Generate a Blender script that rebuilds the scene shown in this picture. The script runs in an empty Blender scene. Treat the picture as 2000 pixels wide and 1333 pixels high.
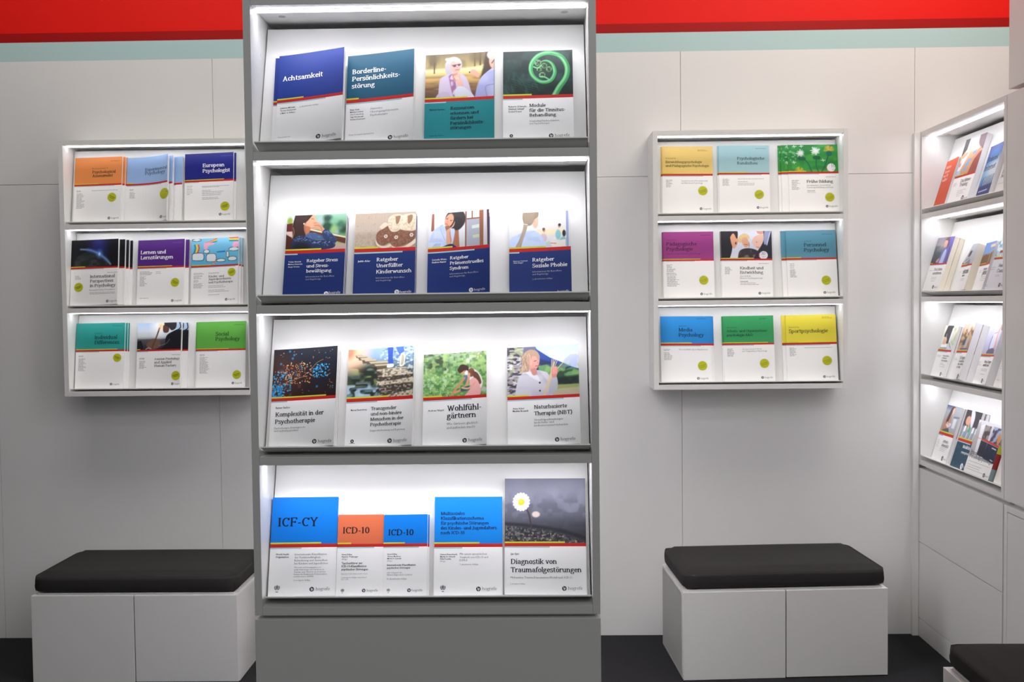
import bpy, bmesh, math, random
import numpy as np
from mathutils import Matrix, Vector

# ---------------------------------------------------------------- camera, world, lights, exposure
scene = bpy.context.scene
COL = scene.collection
scene.view_settings.view_transform = 'Standard'
scene.view_settings.look = 'None'
scene.view_settings.gamma = 1.0
scene.view_settings.use_curve_mapping = False
scene.view_settings.exposure = 0.0
scene.cycles.use_denoising = True
scene.cycles.max_bounces = 10
scene.cycles.diffuse_bounces = 6

cam_data = bpy.data.cameras.new('camera')
cam_data.sensor_width = 36.0
cam_data.lens = 1981.24 / 2000 * 36.0
cam_data.clip_start = 0.05
cam = bpy.data.objects.new('camera', cam_data)
COL.objects.link(cam)
_y, _p, _r = (math.radians(a) for a in (-1.0989, -2.23182, -0.62946))
_f = Vector((math.sin(_y) * math.cos(_p), math.cos(_y) * math.cos(_p), math.sin(_p)))
_rt = Vector((math.cos(_y), -math.sin(_y), 0))
_up = _rt.cross(_f)
_R = _rt * math.cos(_r) + _up * math.sin(_r)
_U = _up * math.cos(_r) - _rt * math.sin(_r)
cam.matrix_world = Matrix(((_R.x, _U.x, -_f.x, 0.0), (_R.y, _U.y, -_f.y, -4.88175), (_R.z, _U.z, -_f.z, 1.63267), (0, 0, 0, 1)))
cam_data.dof.use_dof = True
cam_data.dof.focus_distance = 2.7
cam_data.dof.aperture_fstop = 14.0
scene.camera = cam

world = bpy.data.worlds.new('world')
scene.world = world
world.use_nodes = True
_bg = world.node_tree.nodes['Background']
_bg.inputs[0].default_value = (0.93, 0.95, 1.0, 1)
_bg.inputs[1].default_value = 0.13


def area(name, loc, aim, sx, sy, power, colr):
    d = bpy.data.lights.new(name, 'AREA')
    d.shape = 'RECTANGLE'
    d.size, d.size_y = sx, sy
    d.energy = power
    d.color = colr
    o = bpy.data.objects.new(name, d)
    COL.objects.link(o)
    o.location = loc
    o.rotation_euler = (Vector(aim) - Vector(loc)).to_track_quat('-Z', 'Y').to_euler()
    return o


area('hall_light_right', (1.9, -1.3, 4.3), (1.6, 0.0, 2.5), 1.6, 0.8, 42, (1.0, 0.90, 0.80))
area('hall_light_left', (-1.6, -1.5, 4.6), (-1.4, 0.0, 2.4), 2.2, 0.8, 36, (1.0, 0.93, 0.87))
area('hall_light_front', (0.9, -6.8, 4.6), (0.2, -1.5, 1.3), 3.5, 2.0, 52, (1.0, 0.98, 0.95))

# ---------------------------------------------------------------- helpers
def lin(c):
    out = []
    for x in c:
        x = x / 255.0
        out.append(x / 12.92 if x <= 0.04045 else ((x + 0.055) / 1.055) ** 2.4)
    return out


def linarr(a):
    a = np.clip(a, 0, 255) / 255.0
    return np.where(a <= 0.04045, a / 12.92, ((a + 0.055) / 1.055) ** 2.4)


def mat(name, colr, rough=0.45, noise=0.0, nscale=40.0, bump=0.0, bscale=400.0, coat=0.0, spec=0.5):
    m = bpy.data.materials.new(name)
    m.use_nodes = True
    nt = m.node_tree
    b = nt.nodes['Principled BSDF']
    b.inputs['Base Color'].default_value = (*colr, 1)
    b.inputs['Roughness'].default_value = rough
    b.inputs['Coat Weight'].default_value = coat
    b.inputs['Specular IOR Level'].default_value = spec
    tc = nt.nodes.new('ShaderNodeTexCoord')
    if noise:
        n = nt.nodes.new('ShaderNodeTexNoise')
        n.inputs['Scale'].default_value = nscale
        n.inputs['Detail'].default_value = 4
        nt.links.new(tc.outputs['Object'], n.inputs['Vector'])
        r = nt.nodes.new('ShaderNodeMix')
        r.data_type = 'RGBA'
        r.inputs[6].default_value = (*[c * (1 - noise) for c in colr], 1)
        r.inputs[7].default_value = (*[min(1, c * (1 + noise)) for c in colr], 1)
        nt.links.new(n.outputs['Fac'], r.inputs[0])
        nt.links.new(r.outputs[2], b.inputs['Base Color'])
    if bump:
        n2 = nt.nodes.new('ShaderNodeTexNoise')
        n2.inputs['Scale'].default_value = bscale
        n2.inputs['Detail'].default_value = 3
        nt.links.new(tc.outputs['Object'], n2.inputs['Vector'])
        bp = nt.nodes.new('ShaderNodeBump')
        bp.inputs['Strength'].default_value = bump
        bp.inputs['Distance'].default_value = 0.002
        nt.links.new(n2.outputs['Fac'], bp.inputs['Height'])
        nt.links.new(bp.outputs['Normal'], b.inputs['Normal'])
    return m


M_LAC = mat('white_lacquer', (0.80, 0.80, 0.785), 0.38, noise=0.015, nscale=3, bump=0.02, bscale=900)
M_PANEL = mat('white_wall_laminate', (0.80, 0.795, 0.79), 0.5, noise=0.015, nscale=2)
M_DARK = mat('dark_gap', (0.05, 0.05, 0.05), 0.7, noise=0.1)
M_CAP = mat('grey_cap', (0.45, 0.45, 0.45), 0.5, noise=0.05)
M_RED = mat('red_band', lin((232, 24, 14)), 0.5, noise=0.02, nscale=3, spec=0.2)
M_DRED = mat('dark_red_band', lin((164, 16, 14)), 0.5, noise=0.02, nscale=3, spec=0.2)
M_BLUE = mat('pale_blue_band', lin((184, 212, 212)), 0.5, noise=0.02, nscale=3, spec=0.2)
M_FLOOR = mat('charcoal_carpet', (0.024, 0.024, 0.026), 0.95, noise=0.35, nscale=500, bump=0.4, bscale=1200, spec=0.1)
M_CUSH = mat('charcoal_fabric', (0.030, 0.028, 0.028), 0.8, noise=0.12, nscale=700, bump=0.25, bscale=1800, spec=0.2)
M_PAGE = mat('page_edges', (0.80, 0.79, 0.80), 0.7, noise=0.04, nscale=200)
M_CREAM = mat('cream_page_edges', (0.78, 0.72, 0.60), 0.7, noise=0.04, nscale=200)

# stripes along the thin direction of a page block: fine line bump
for _m in (M_PAGE, M_CREAM):
    _nt = _m.node_tree
    _w = _nt.nodes.new('ShaderNodeTexWave')
    _w.bands_direction = 'Z'
    _w.inputs['Scale'].default_value = 900
    _t = _nt.nodes.new('ShaderNodeTexCoord')
    _nt.links.new(_t.outputs['Object'], _w.inputs['Vector'])
    _b = _nt.nodes.new('ShaderNodeBump')
    _b.inputs['Strength'].default_value = 0.15
    _b.inputs['Distance'].default_value = 0.0003
    _nt.links.new(_w.outputs['Fac'], _b.inputs['Height'])
    _nt.links.new(_b.outputs['Normal'], _nt.nodes['Principled BSDF'].inputs['Normal'])


def mat_print():
    m = bpy.data.materials.new('printed_card')
    m.use_nodes = True
    nt = m.node_tree
    b = nt.nodes['Principled BSDF']
    a = nt.nodes.new('ShaderNodeAttribute')
    a.attribute_name = 'paint'
    nt.links.new(a.outputs['Color'], b.inputs['Base Color'])
    n = nt.nodes.new('ShaderNodeTexNoise')
    n.inputs['Scale'].default_value = 30
    mr = nt.nodes.new('ShaderNodeMapRange')
    mr.inputs['To Min'].default_value = 0.38
    mr.inputs['To Max'].default_value = 0.48
    nt.links.new(n.outputs['Fac'], mr.inputs['Value'])
    nt.links.new(mr.outputs['Result'], b.inputs['Roughness'])
    b.inputs['Specular IOR Level'].default_value = 0.28
    return m


M_PRINT = mat_print()


def mat_led(name, colr, strength):
    m = bpy.data.materials.new(name)
    m.use_nodes = True
    nt = m.node_tree
    nt.nodes.remove(nt.nodes['Principled BSDF'])
    e = nt.nodes.new('ShaderNodeEmission')
    e.inputs[0].default_value = (*colr, 1)
    e.inputs[1].default_value = strength
    nt.links.new(e.outputs[0], nt.nodes['Material Output'].inputs[0])
    return m


M_LED = mat_led('led_diffuser', (0.965, 0.945, 1.0), 14.5)
M_LED3 = mat_led('led_diffuser_rear', (0.965, 0.945, 1.0), 115.0)
M_LED2 = mat_led('led_diffuser_wall', (0.97, 0.96, 1.0), 10.5)


def add_box(bm, x0, x1, y0, y1, z0, z1, bev=0.0):
    if not bev:
        vs = [bm.verts.new((x, y, z)) for z in (z0, z1) for y in (y0, y1) for x in (x0, x1)]
        for f in ((0, 2, 3, 1), (4, 5, 7, 6), (0, 1, 5, 4), (2, 6, 7, 3), (1, 3, 7, 5), (0, 4, 6, 2)):
            bm.faces.new([vs[i] for i in f])
        return
    t = bmesh.new()
    add_box(t, x0, x1, y0, y1, z0, z1)
    bmesh.ops.bevel(t, geom=t.edges[:], offset=bev, segments=2, affect='EDGES', profile=0.6)
    me = bpy.data.meshes.new('t')
    t.to_mesh(me)
    t.free()
    bm.from_mesh(me)
    bpy.data.meshes.remove(me)


def obj(name, bm, m, parent=None, smooth=False):
    me = bpy.data.meshes.new(name)
    bm.to_mesh(me)
    bm.free()
    mats = m if isinstance(m, (list, tuple)) else [m]
    for k in mats:
        me.materials.append(k)
    if smooth:
        for p in me.polygons:
            p.use_smooth = True
    o = bpy.data.objects.new(name, me)
    COL.objects.link(o)
    if parent is not None:
        o.parent = parent
    return o


def box(name, dims, m, parent=None, bev=0.0008):
    bm = bmesh.new()
    add_box(bm, *dims, bev=bev)
    return obj(name, bm, m, parent)


def tag(o, label, cat, group=None):
    o['label'] = label
    o['category'] = cat
    if group:
        o['group'] = group
    return o


def thing(name, label, cat, loc=(0, 0, 0), rotz=0.0, group=None):
    o = bpy.data.objects.new(name, None)
    o.empty_display_size = 0.05
    COL.objects.link(o)
    o.location = loc
    o.rotation_euler = (0, 0, rotz)
    return tag(o, label, cat, group)


def struct(o):
    o['kind'] = 'structure'
    return o


def cyl(bm, cx, cy, cz, r, h, axis='z', n=20):
    vs0, vs1 = [], []
    for i in range(n):
        a = 2 * math.pi * i / n
        c, s = math.cos(a) * r, math.sin(a) * r
        if axis == 'z':
            vs0.append(bm.verts.new((cx + c, cy + s, cz)))
            vs1.append(bm.verts.new((cx + c, cy + s, cz + h)))
        else:
            vs0.append(bm.verts.new((cx, cy + c, cz + s)))
            vs1.append(bm.verts.new((cx + h, cy + c, cz + s)))
    bm.faces.new(vs0)
    bm.faces.new(vs1)
    for i in range(n):
        j = (i + 1) % n
        bm.faces.new((vs0[i], vs0[j], vs1[j], vs1[i]))


# ---------------------------------------------------------------- the setting
YW = 0.013
box('floor', (-6, 6, -9, 1.0, -0.05, 0.0), M_FLOOR, bev=0)
struct(bpy.data.objects['floor'])

bm = bmesh.new()
add_box(bm, -6, 4, YW + 0.012, YW + 0.06, 0.0, 2.815)
xs = [-6, -2.606, -1.521, 0.723, 1.832, 4]
for a, b in zip(xs[:-1], xs[1:]):
    for z0, z1 in ((0.0, 2.2232), (2.2252, 2.815)):
        add_box(bm, a + 0.0009, b - 0.0009, YW, YW + 0.0119, z0, z1, bev=0.0006)
struct(obj('wall_back', bm, M_PANEL))
struct(box('trim_1', (-6, 4, YW, YW + 0.06, 2.815, 2.905), M_BLUE, bev=0))
struct(box('trim_2', (-6, 4, YW, YW + 0.06, 2.905, 2.949), M_DRED, bev=0))
struct(box('trim_3', (-6, 4, YW, YW + 0.06, 2.949, 3.9), M_RED, bev=0))
struct(box('trim_4', (1.823, 1.851, -0.012, YW - 0.0005, 0.0, 2.411), M_LAC))

# ---------------------------------------------------------------- display shelving
P = 0.39


def display_unit(root, W, D, ts, t, nrow, ztop, th, corner_d, corner_z, ledge_l, led_y, led_drop, panel_gap, led_m, caps=True, double=False, watt=0.7):
    """A lit shelf unit; double = a second open side with its own lights facing the other way. Local frame: x to the right, y into the unit, z up; ztop = underside of the top board."""
    zb = ztop - nrow * P
    DB = 2 * D if double else D
    for x0, nm in ((0.0, 'l'), (W - ts, 'r')):
        bmm = bmesh.new()
        add_box(bmm, x0, x0 + ts, 0, DB, zb, ztop + t, bev=0.0008)
        o = obj('side_panel', bmm, M_LAC, root)
        if caps:
            for i in range(nrow):
                bc = bmesh.new()
                zc = ztop - i * P - 0.1
                if nm == 'l':
                    cyl(bc, ts - 0.0006, 0.10, zc, 0.006, 0.0012, 'x')
                else:
                    cyl(bc, W - ts - 0.0006, 0.10, zc, 0.006, 0.0012, 'x')
                obj('screw_cap', bc, M_LAC, o)
    e = 0.0003
    for i in range(nrow + 1):
        z = ztop - i * P
        nm = 'top_board' if i == 0 else ('bottom_board' if i == nrow else 'shelf_board')
        b_ = box(nm, (ts + e, W - ts - e, 0.0004, DB - (0.0004 if double else 0.012), z, z + t), M_LAC, root)
        if i < 2 and caps:
            for xc in (0.075, W - 0.075):
                bc = bmesh.new()
                cyl(bc, xc, 0.105, z - 0.0012, 0.009, 0.0015, 'z')
                obj('fixing_cap', bc, M_CAP, b_)
    if not double:
        box('rear_panel', (ts + e, W - ts - e, D - 0.0118, D - 0.002, zb + 0.0005, ztop + t - 0.001), M_LAC, root)
    st, ct = math.sin(th), math.cos(th)
    for i in range(nrow):
        zu = ztop - i * P
        zd = zu - P + t
        g = 0.003
        x0, x1 = ts + g, W - ts - g
        oy, oz = corner_d, zd + corner_z
        def tp(s, q, n):
            return (s, oy + q * st - n * ct, oz + q * ct + n * st)
        def tbox(q0, q1, n0, n1):
            b2 = bmesh.new()
            add_box(b2, x0, x1, q0, q1, n0, n1, bev=0.0006)
            for v in b2.verts:
                v.co = tp(*v.co)
            bmesh.ops.recalc_face_normals(b2, faces=b2.faces[:])
            return b2
        ql = (zu - panel_gap - oz) / ct
        obj('sloped_back', tbox(-0.004, ql, -0.010, 0.0), M_LAC, root)
        obj('book_ledge', tbox(-0.004, 0.0, 0.0003, ledge_l), M_LAC, root)
        ya, yb = led_y
        bm2 = bmesh.new()
        add_box(bm2, ts + 0.004, W - ts - 0.004, ya, yb, zu - led_drop, zu - 0.0004, bev=0.001)
        for f in bm2.faces:
            f.material_index = 0 if f.calc_center_median().z < zu - led_drop + 0.003 else 1
        strip = obj('light_strip', bm2, [led_m, M_CAP], root)
        ld = bpy.data.lights.new('strip_lamp', 'AREA')
        ld.shape = 'RECTANGLE'
        ld.size, ld.size_y = W - 2 * ts - 0.03, yb - ya
        ld.energy = watt
        ld.spread = math.radians(98)
        ld.color = (0.965, 0.945, 1.0)
        lo = bpy.data.objects.new('strip_lamp', ld)
        COL.objects.link(lo)
        lo.parent = strip
        lo.location = (W / 2, (ya + yb) / 2, zu - led_drop - 0.0006)
        lo.rotation_euler = (math.radians(6), 0, 0)
        if double:
            box('mid_panel', (ts + e, W - ts - e, D - 0.005, D + 0.005, zd + 0.0006, zu - 0.0006), M_LAC, root)
            for nm in ('sloped_back', 'book_ledge', 'light_strip'):
                src = [c for c in root.children if c.name.split('.')[0] == nm][i * 2]
                r2 = src.copy()
                r2.name = nm
                COL.objects.link(r2)
                r2.parent = root
                if nm == 'light_strip':
                    r2.data = src.data.copy()
                    r2.data.materials[0] = M_LED3
                r2.matrix_local = Matrix.Translation((W, DB, 0)) @ Matrix.Rotation(math.pi, 4, 'Z')


TH_C, TH_Q, TH_W = math.radians(18.5), math.radians(17.3), math.radians(9.0)
centre = thing('display_shelf', 'tall white four-tier lit book display standing in the centre on a plain white base', 'shelf', (-0.72158, -2.3021, 0.8175))
display_unit(centre, 0.89175, 0.36, 0.01932, 0.0217, 4, 2.38802 - 0.8175, TH_C, 0.05, 0.0115, 0.05, (0.040, 0.056), 0.0045, 0.018, M_LED, double=True)
box('plinth', (0.012, 0.88, 0.025, 0.69, 0.0, 0.0103), M_LAC, centre)
basec = thing('base_cabinet', 'plain white base block under the central tall book display', 'cabinet', (-0.72158, -2.3021, 0))
box('cabinet_body', (0.0, 0.89175, 0.0185, 0.72, 0.0, 0.8168), M_LAC, basec)
box('front_panel', (-0.0006, 0.89235, 0.0, 0.018, 0.006, 0.8172), M_LAC, basec, bev=0.0012)

side = thing('display_shelf', 'white four-tier lit book display along the right side wall, seen at an angle', 'shelf', (1.85231, -0.0005, 0.8316), -math.pi / 2)
display_unit(side, 0.880, 0.36, 0.0243, 0.0228, 4, 2.39132 - 0.8316, TH_Q, 0.05, 0.0115, 0.05, (0.040, 0.056), 0.0045, 0.018, M_LED, watt=0.42)
drw = thing('drawer_cabinet', 'white two-drawer cabinet below the angled right-hand book display', 'cabinet', (1.85231, -0.0005, 0), -math.pi / 2)
box('cabinet_body', (0.0, 0.880, 0.0195, 0.36, 0.0, 0.8135), M_LAC, drw)
box('drawer', (0.0, 0.872, 0.0, 0.019, 0.4603, 0.8138), M_LAC, drw, bev=0.0012)
box('drawer', (0.0, 0.872, 0.0, 0.019, 0.0905, 0.4568), M_LAC, drw, bev=0.0012)
box('plinth', (0.0, 0.880, 0.0, 0.019, 0.0, 0.0872), M_LAC, drw, bev=0.0012)
box('spacer', (0.012, 0.868, 0.03, 0.34, 0.8136, 0.8313), M_LAC, drw)

tall = thing('tall_cabinet', 'tall plain white cabinet at the right edge beside the angled book display', 'cabinet', (1.85231, -0.8845, 0), -math.pi / 2)
box('upper_panel', (0.0, 1.2, 0.0, 0.36, 0.8316, 2.4141), M_LAC, tall, bev=0.0015)
bm = bmesh.new()
add_box(bm, 0.0, 1.2, 0.012, 0.36, 0.0, 0.8138, bev=0.0008)
add_box(bm, 0.0, 0.026, 0.0, 0.0118, 0.0, 0.8138, bev=0.0008)
add_box(bm, 0.0263, 1.2, 0.0, 0.0118, 0.789, 0.8138, bev=0.0008)
add_box(bm, 0.02, 1.19, 0.03, 0.34, 0.8139, 0.8315)
obj('lower_frame', bm, M_LAC, tall)
box('door', (0.0295, 1.2, 0.0, 0.0115, 0.03, 0.7855), M_LAC, tall)
bulk = box('overhead_fascia', (1.853, 2.5, -3.2, -0.893, 2.431, 3.3), M_LAC, bev=0.0015)
tag(bulk, 'white overhead fascia box hanging above the tall cabinet at the top right', 'fascia')


def wall_cab(x, z, label):
    r = thing('wall_shelf', label, 'shelf', (x, -0.1872, z - 3 * P))
    display_unit(r, 0.89175, 0.1998, 0.0222, 0.0224, 3, 3 * P, TH_W, 0.063, 0.0055, 0.058, (0.034, 0.048), 0.0035, 0.012, M_LED2, caps=False, watt=0.06)
    return r


wall_cab(-2.18695, 2.38011, 'white lit three-tier wall shelf of journals left of the central display')
wall_cab(0.56537, 2.38575, 'white lit three-tier wall shelf of journals right of the central display')


# ---------------------------------------------------------------- benches
def cushion_mesh(w, d, z0, z1):
    bm = bmesh.new()
    add_box(bm, 0, w, 0, d, z0, z1)
    bmesh.ops.subdivide_edges(bm, edges=[e for e in bm.edges if abs(e.verts[0].co.x - e.verts[1].co.x) > 0.1], cuts=20, use_grid_fill=True)
    bmesh.ops.subdivide_edges(bm, edges=[e for e in bm.edges if abs(e.verts[0].co.y - e.verts[1].co.y) > 0.1], cuts=12, use_grid_fill=True)
    bmesh.ops.subdivide_edges(bm, edges=[e for e in bm.edges if abs(e.verts[0].co.z - e.verts[1].co.z) > 0.05], cuts=5, use_grid_fill=True)
    rnd = random.Random(4)
    for v in bm.verts:
        x, y, z = v.co
        fx, fy = x / w, y / d
        edge = min(fx * w, (1 - fx) * w, fy * d, (1 - fy) * d)
        if z > z1 - 1e-5:
            r = 0.034
            if edge < r:
                v.co.z = z1 - (r - math.sqrt(max(0, r * r - (r - edge) ** 2))) * 0.55
            else:
                v.co.z = z1 + 0.004 * math.sin(math.pi * fx) * math.sin(math.pi * fy) + 0.0012 * math.sin(9 * fx + 2) * math.sin(7 * fy)
        elif z > z0 + 1e-5:
            k = (z - z0) / (z1 - z0)
            b = 0.006 * math.sin(math.pi * k)
            cx, cy = (fx - 0.5), (fy - 0.5)
            if abs(cx) > 0.499:
                v.co.x += math.copysign(b, cx)
            if abs(cy) > 0.499:
                v.co.y += math.copysign(b, cy)
        else:
            if edge < 0.02:
                v.co.z = z0 + (0.02 - edge) * 0.3
                v.co.x += (0.5 - fx) * 0.012
                v.co.y += (0.5 - fy) * 0.012
        # rounded plan corners
    rc = 0.03
    for v in bm.verts:
        x, y = v.co.x, v.co.y
        cx = rc if x < rc else (w - rc if x > w - rc else None)
        cy = rc if y < rc else (d - rc if y > d - rc else None)
        if cx is not None and cy is not None:
            dx, dy = x - cx, y - cy
            l = math.hypot(dx, dy)
            m = max(abs(dx), abs(dy))
            if l > 1e-6:
                v.co.x, v.co.y = cx + dx / l * m, cy + dy / l * m
    return bm


def bench(x, y, rot, w, d, lab_b, lab_c):
    zt = 0.381
    r = thing('storage_bench', lab_b, 'bench', (x, y, 0), rot, 'white storage benches with dark cushions')
    bm = bmesh.new()
    add_box(bm, 0.0, w, 0.02, d, 0.004, zt - 0.012, bev=0.001)
    add_box(bm, 0.0, 0.018, 0.0, d, 0.0, zt, bev=0.001)
    add_box(bm, w - 0.018, w, 0.0, d, 0.0, zt, bev=0.001)
    add_box(bm, 0.0185, w - 0.0185, d - 0.018, d, 0.0, zt, bev=0.001)
    obj('bench_body', bm, M_LAC, r)
    h = w / 2
    box('front_panel', (-0.0005, h - 0.0025, -0.019, -0.0005, 0.002, zt), M_LAC, r, bev=0.0012)
    box('front_panel', (h + 0.0025, w + 0.0005, -0.019, -0.0005, 0.004, zt), M_LAC, r, bev=0.0012)
    box('lid_board', (0.0195, w - 0.0195, 0.004, d - 0.0195, zt - 0.0115, zt + 0.006), M_LAC, r)
    c = thing('bench_cushion', lab_c, 'cushion', (x, y, 0), rot, 'dark bench cushions')
    cm = cushion_mesh(w - 0.012, d - 0.006, zt + 0.0065, zt + 0.094)
    for v in cm.verts:
        v.co.x += 0.006
        v.co.y -= 0.006
    obj('cushion_pad', cm, M_CUSH, c, smooth=True)
    # corner seams of the cover
    for cx, cy in ((0.012, 0.0), (w - 0.012, 0.0)):
        bs = bmesh.new()
        pts = []
        for k in range(9):
            a = k / 8
            sx = 1 if cx < w / 2 else -1
            k2 = 0.004 * math.sin(math.pi * a) + 0.0005
            pts.append(((0.0148 - k2 if sx > 0 else w - 0.0148 + k2), 0.0028 - k2, zt + 0.014 + 0.05 * a))
        prev = None
        for p in pts:
            ring = [bs.verts.new((p[0] + 0.0012 * math.cos(t), p[1] + 0.0012 * math.sin(t), p[2])) for t in (0, 1.57, 3.14, 4.71)]
            if prev:
                for i in range(4):
                    bs.faces.new((prev[i], prev[(i + 1) % 4], ring[(i + 1) % 4], ring[i]))
            prev = ring
        obj('seam', bs, M_CUSH, c)
    return r


bench(0.637, -0.566, math.radians(3.4), 0.886, 0.46, 'white two-front storage bench standing below the right wall shelf', 'charcoal seat cushion on the bench below the right wall shelf')
bench(-2.176, -0.561, math.radians(-0.2), 0.896, 0.46, 'white two-front storage bench below the left wall shelf, half behind the display', 'charcoal seat cushion on the bench below the left wall shelf')
bench(1.400, -1.470, math.radians(-90), 0.886, 0.43, 'white storage bench cut off at the bottom right corner by the tall cabinet', 'charcoal seat cushion on the bench cut off at the bottom right corner')

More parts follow.
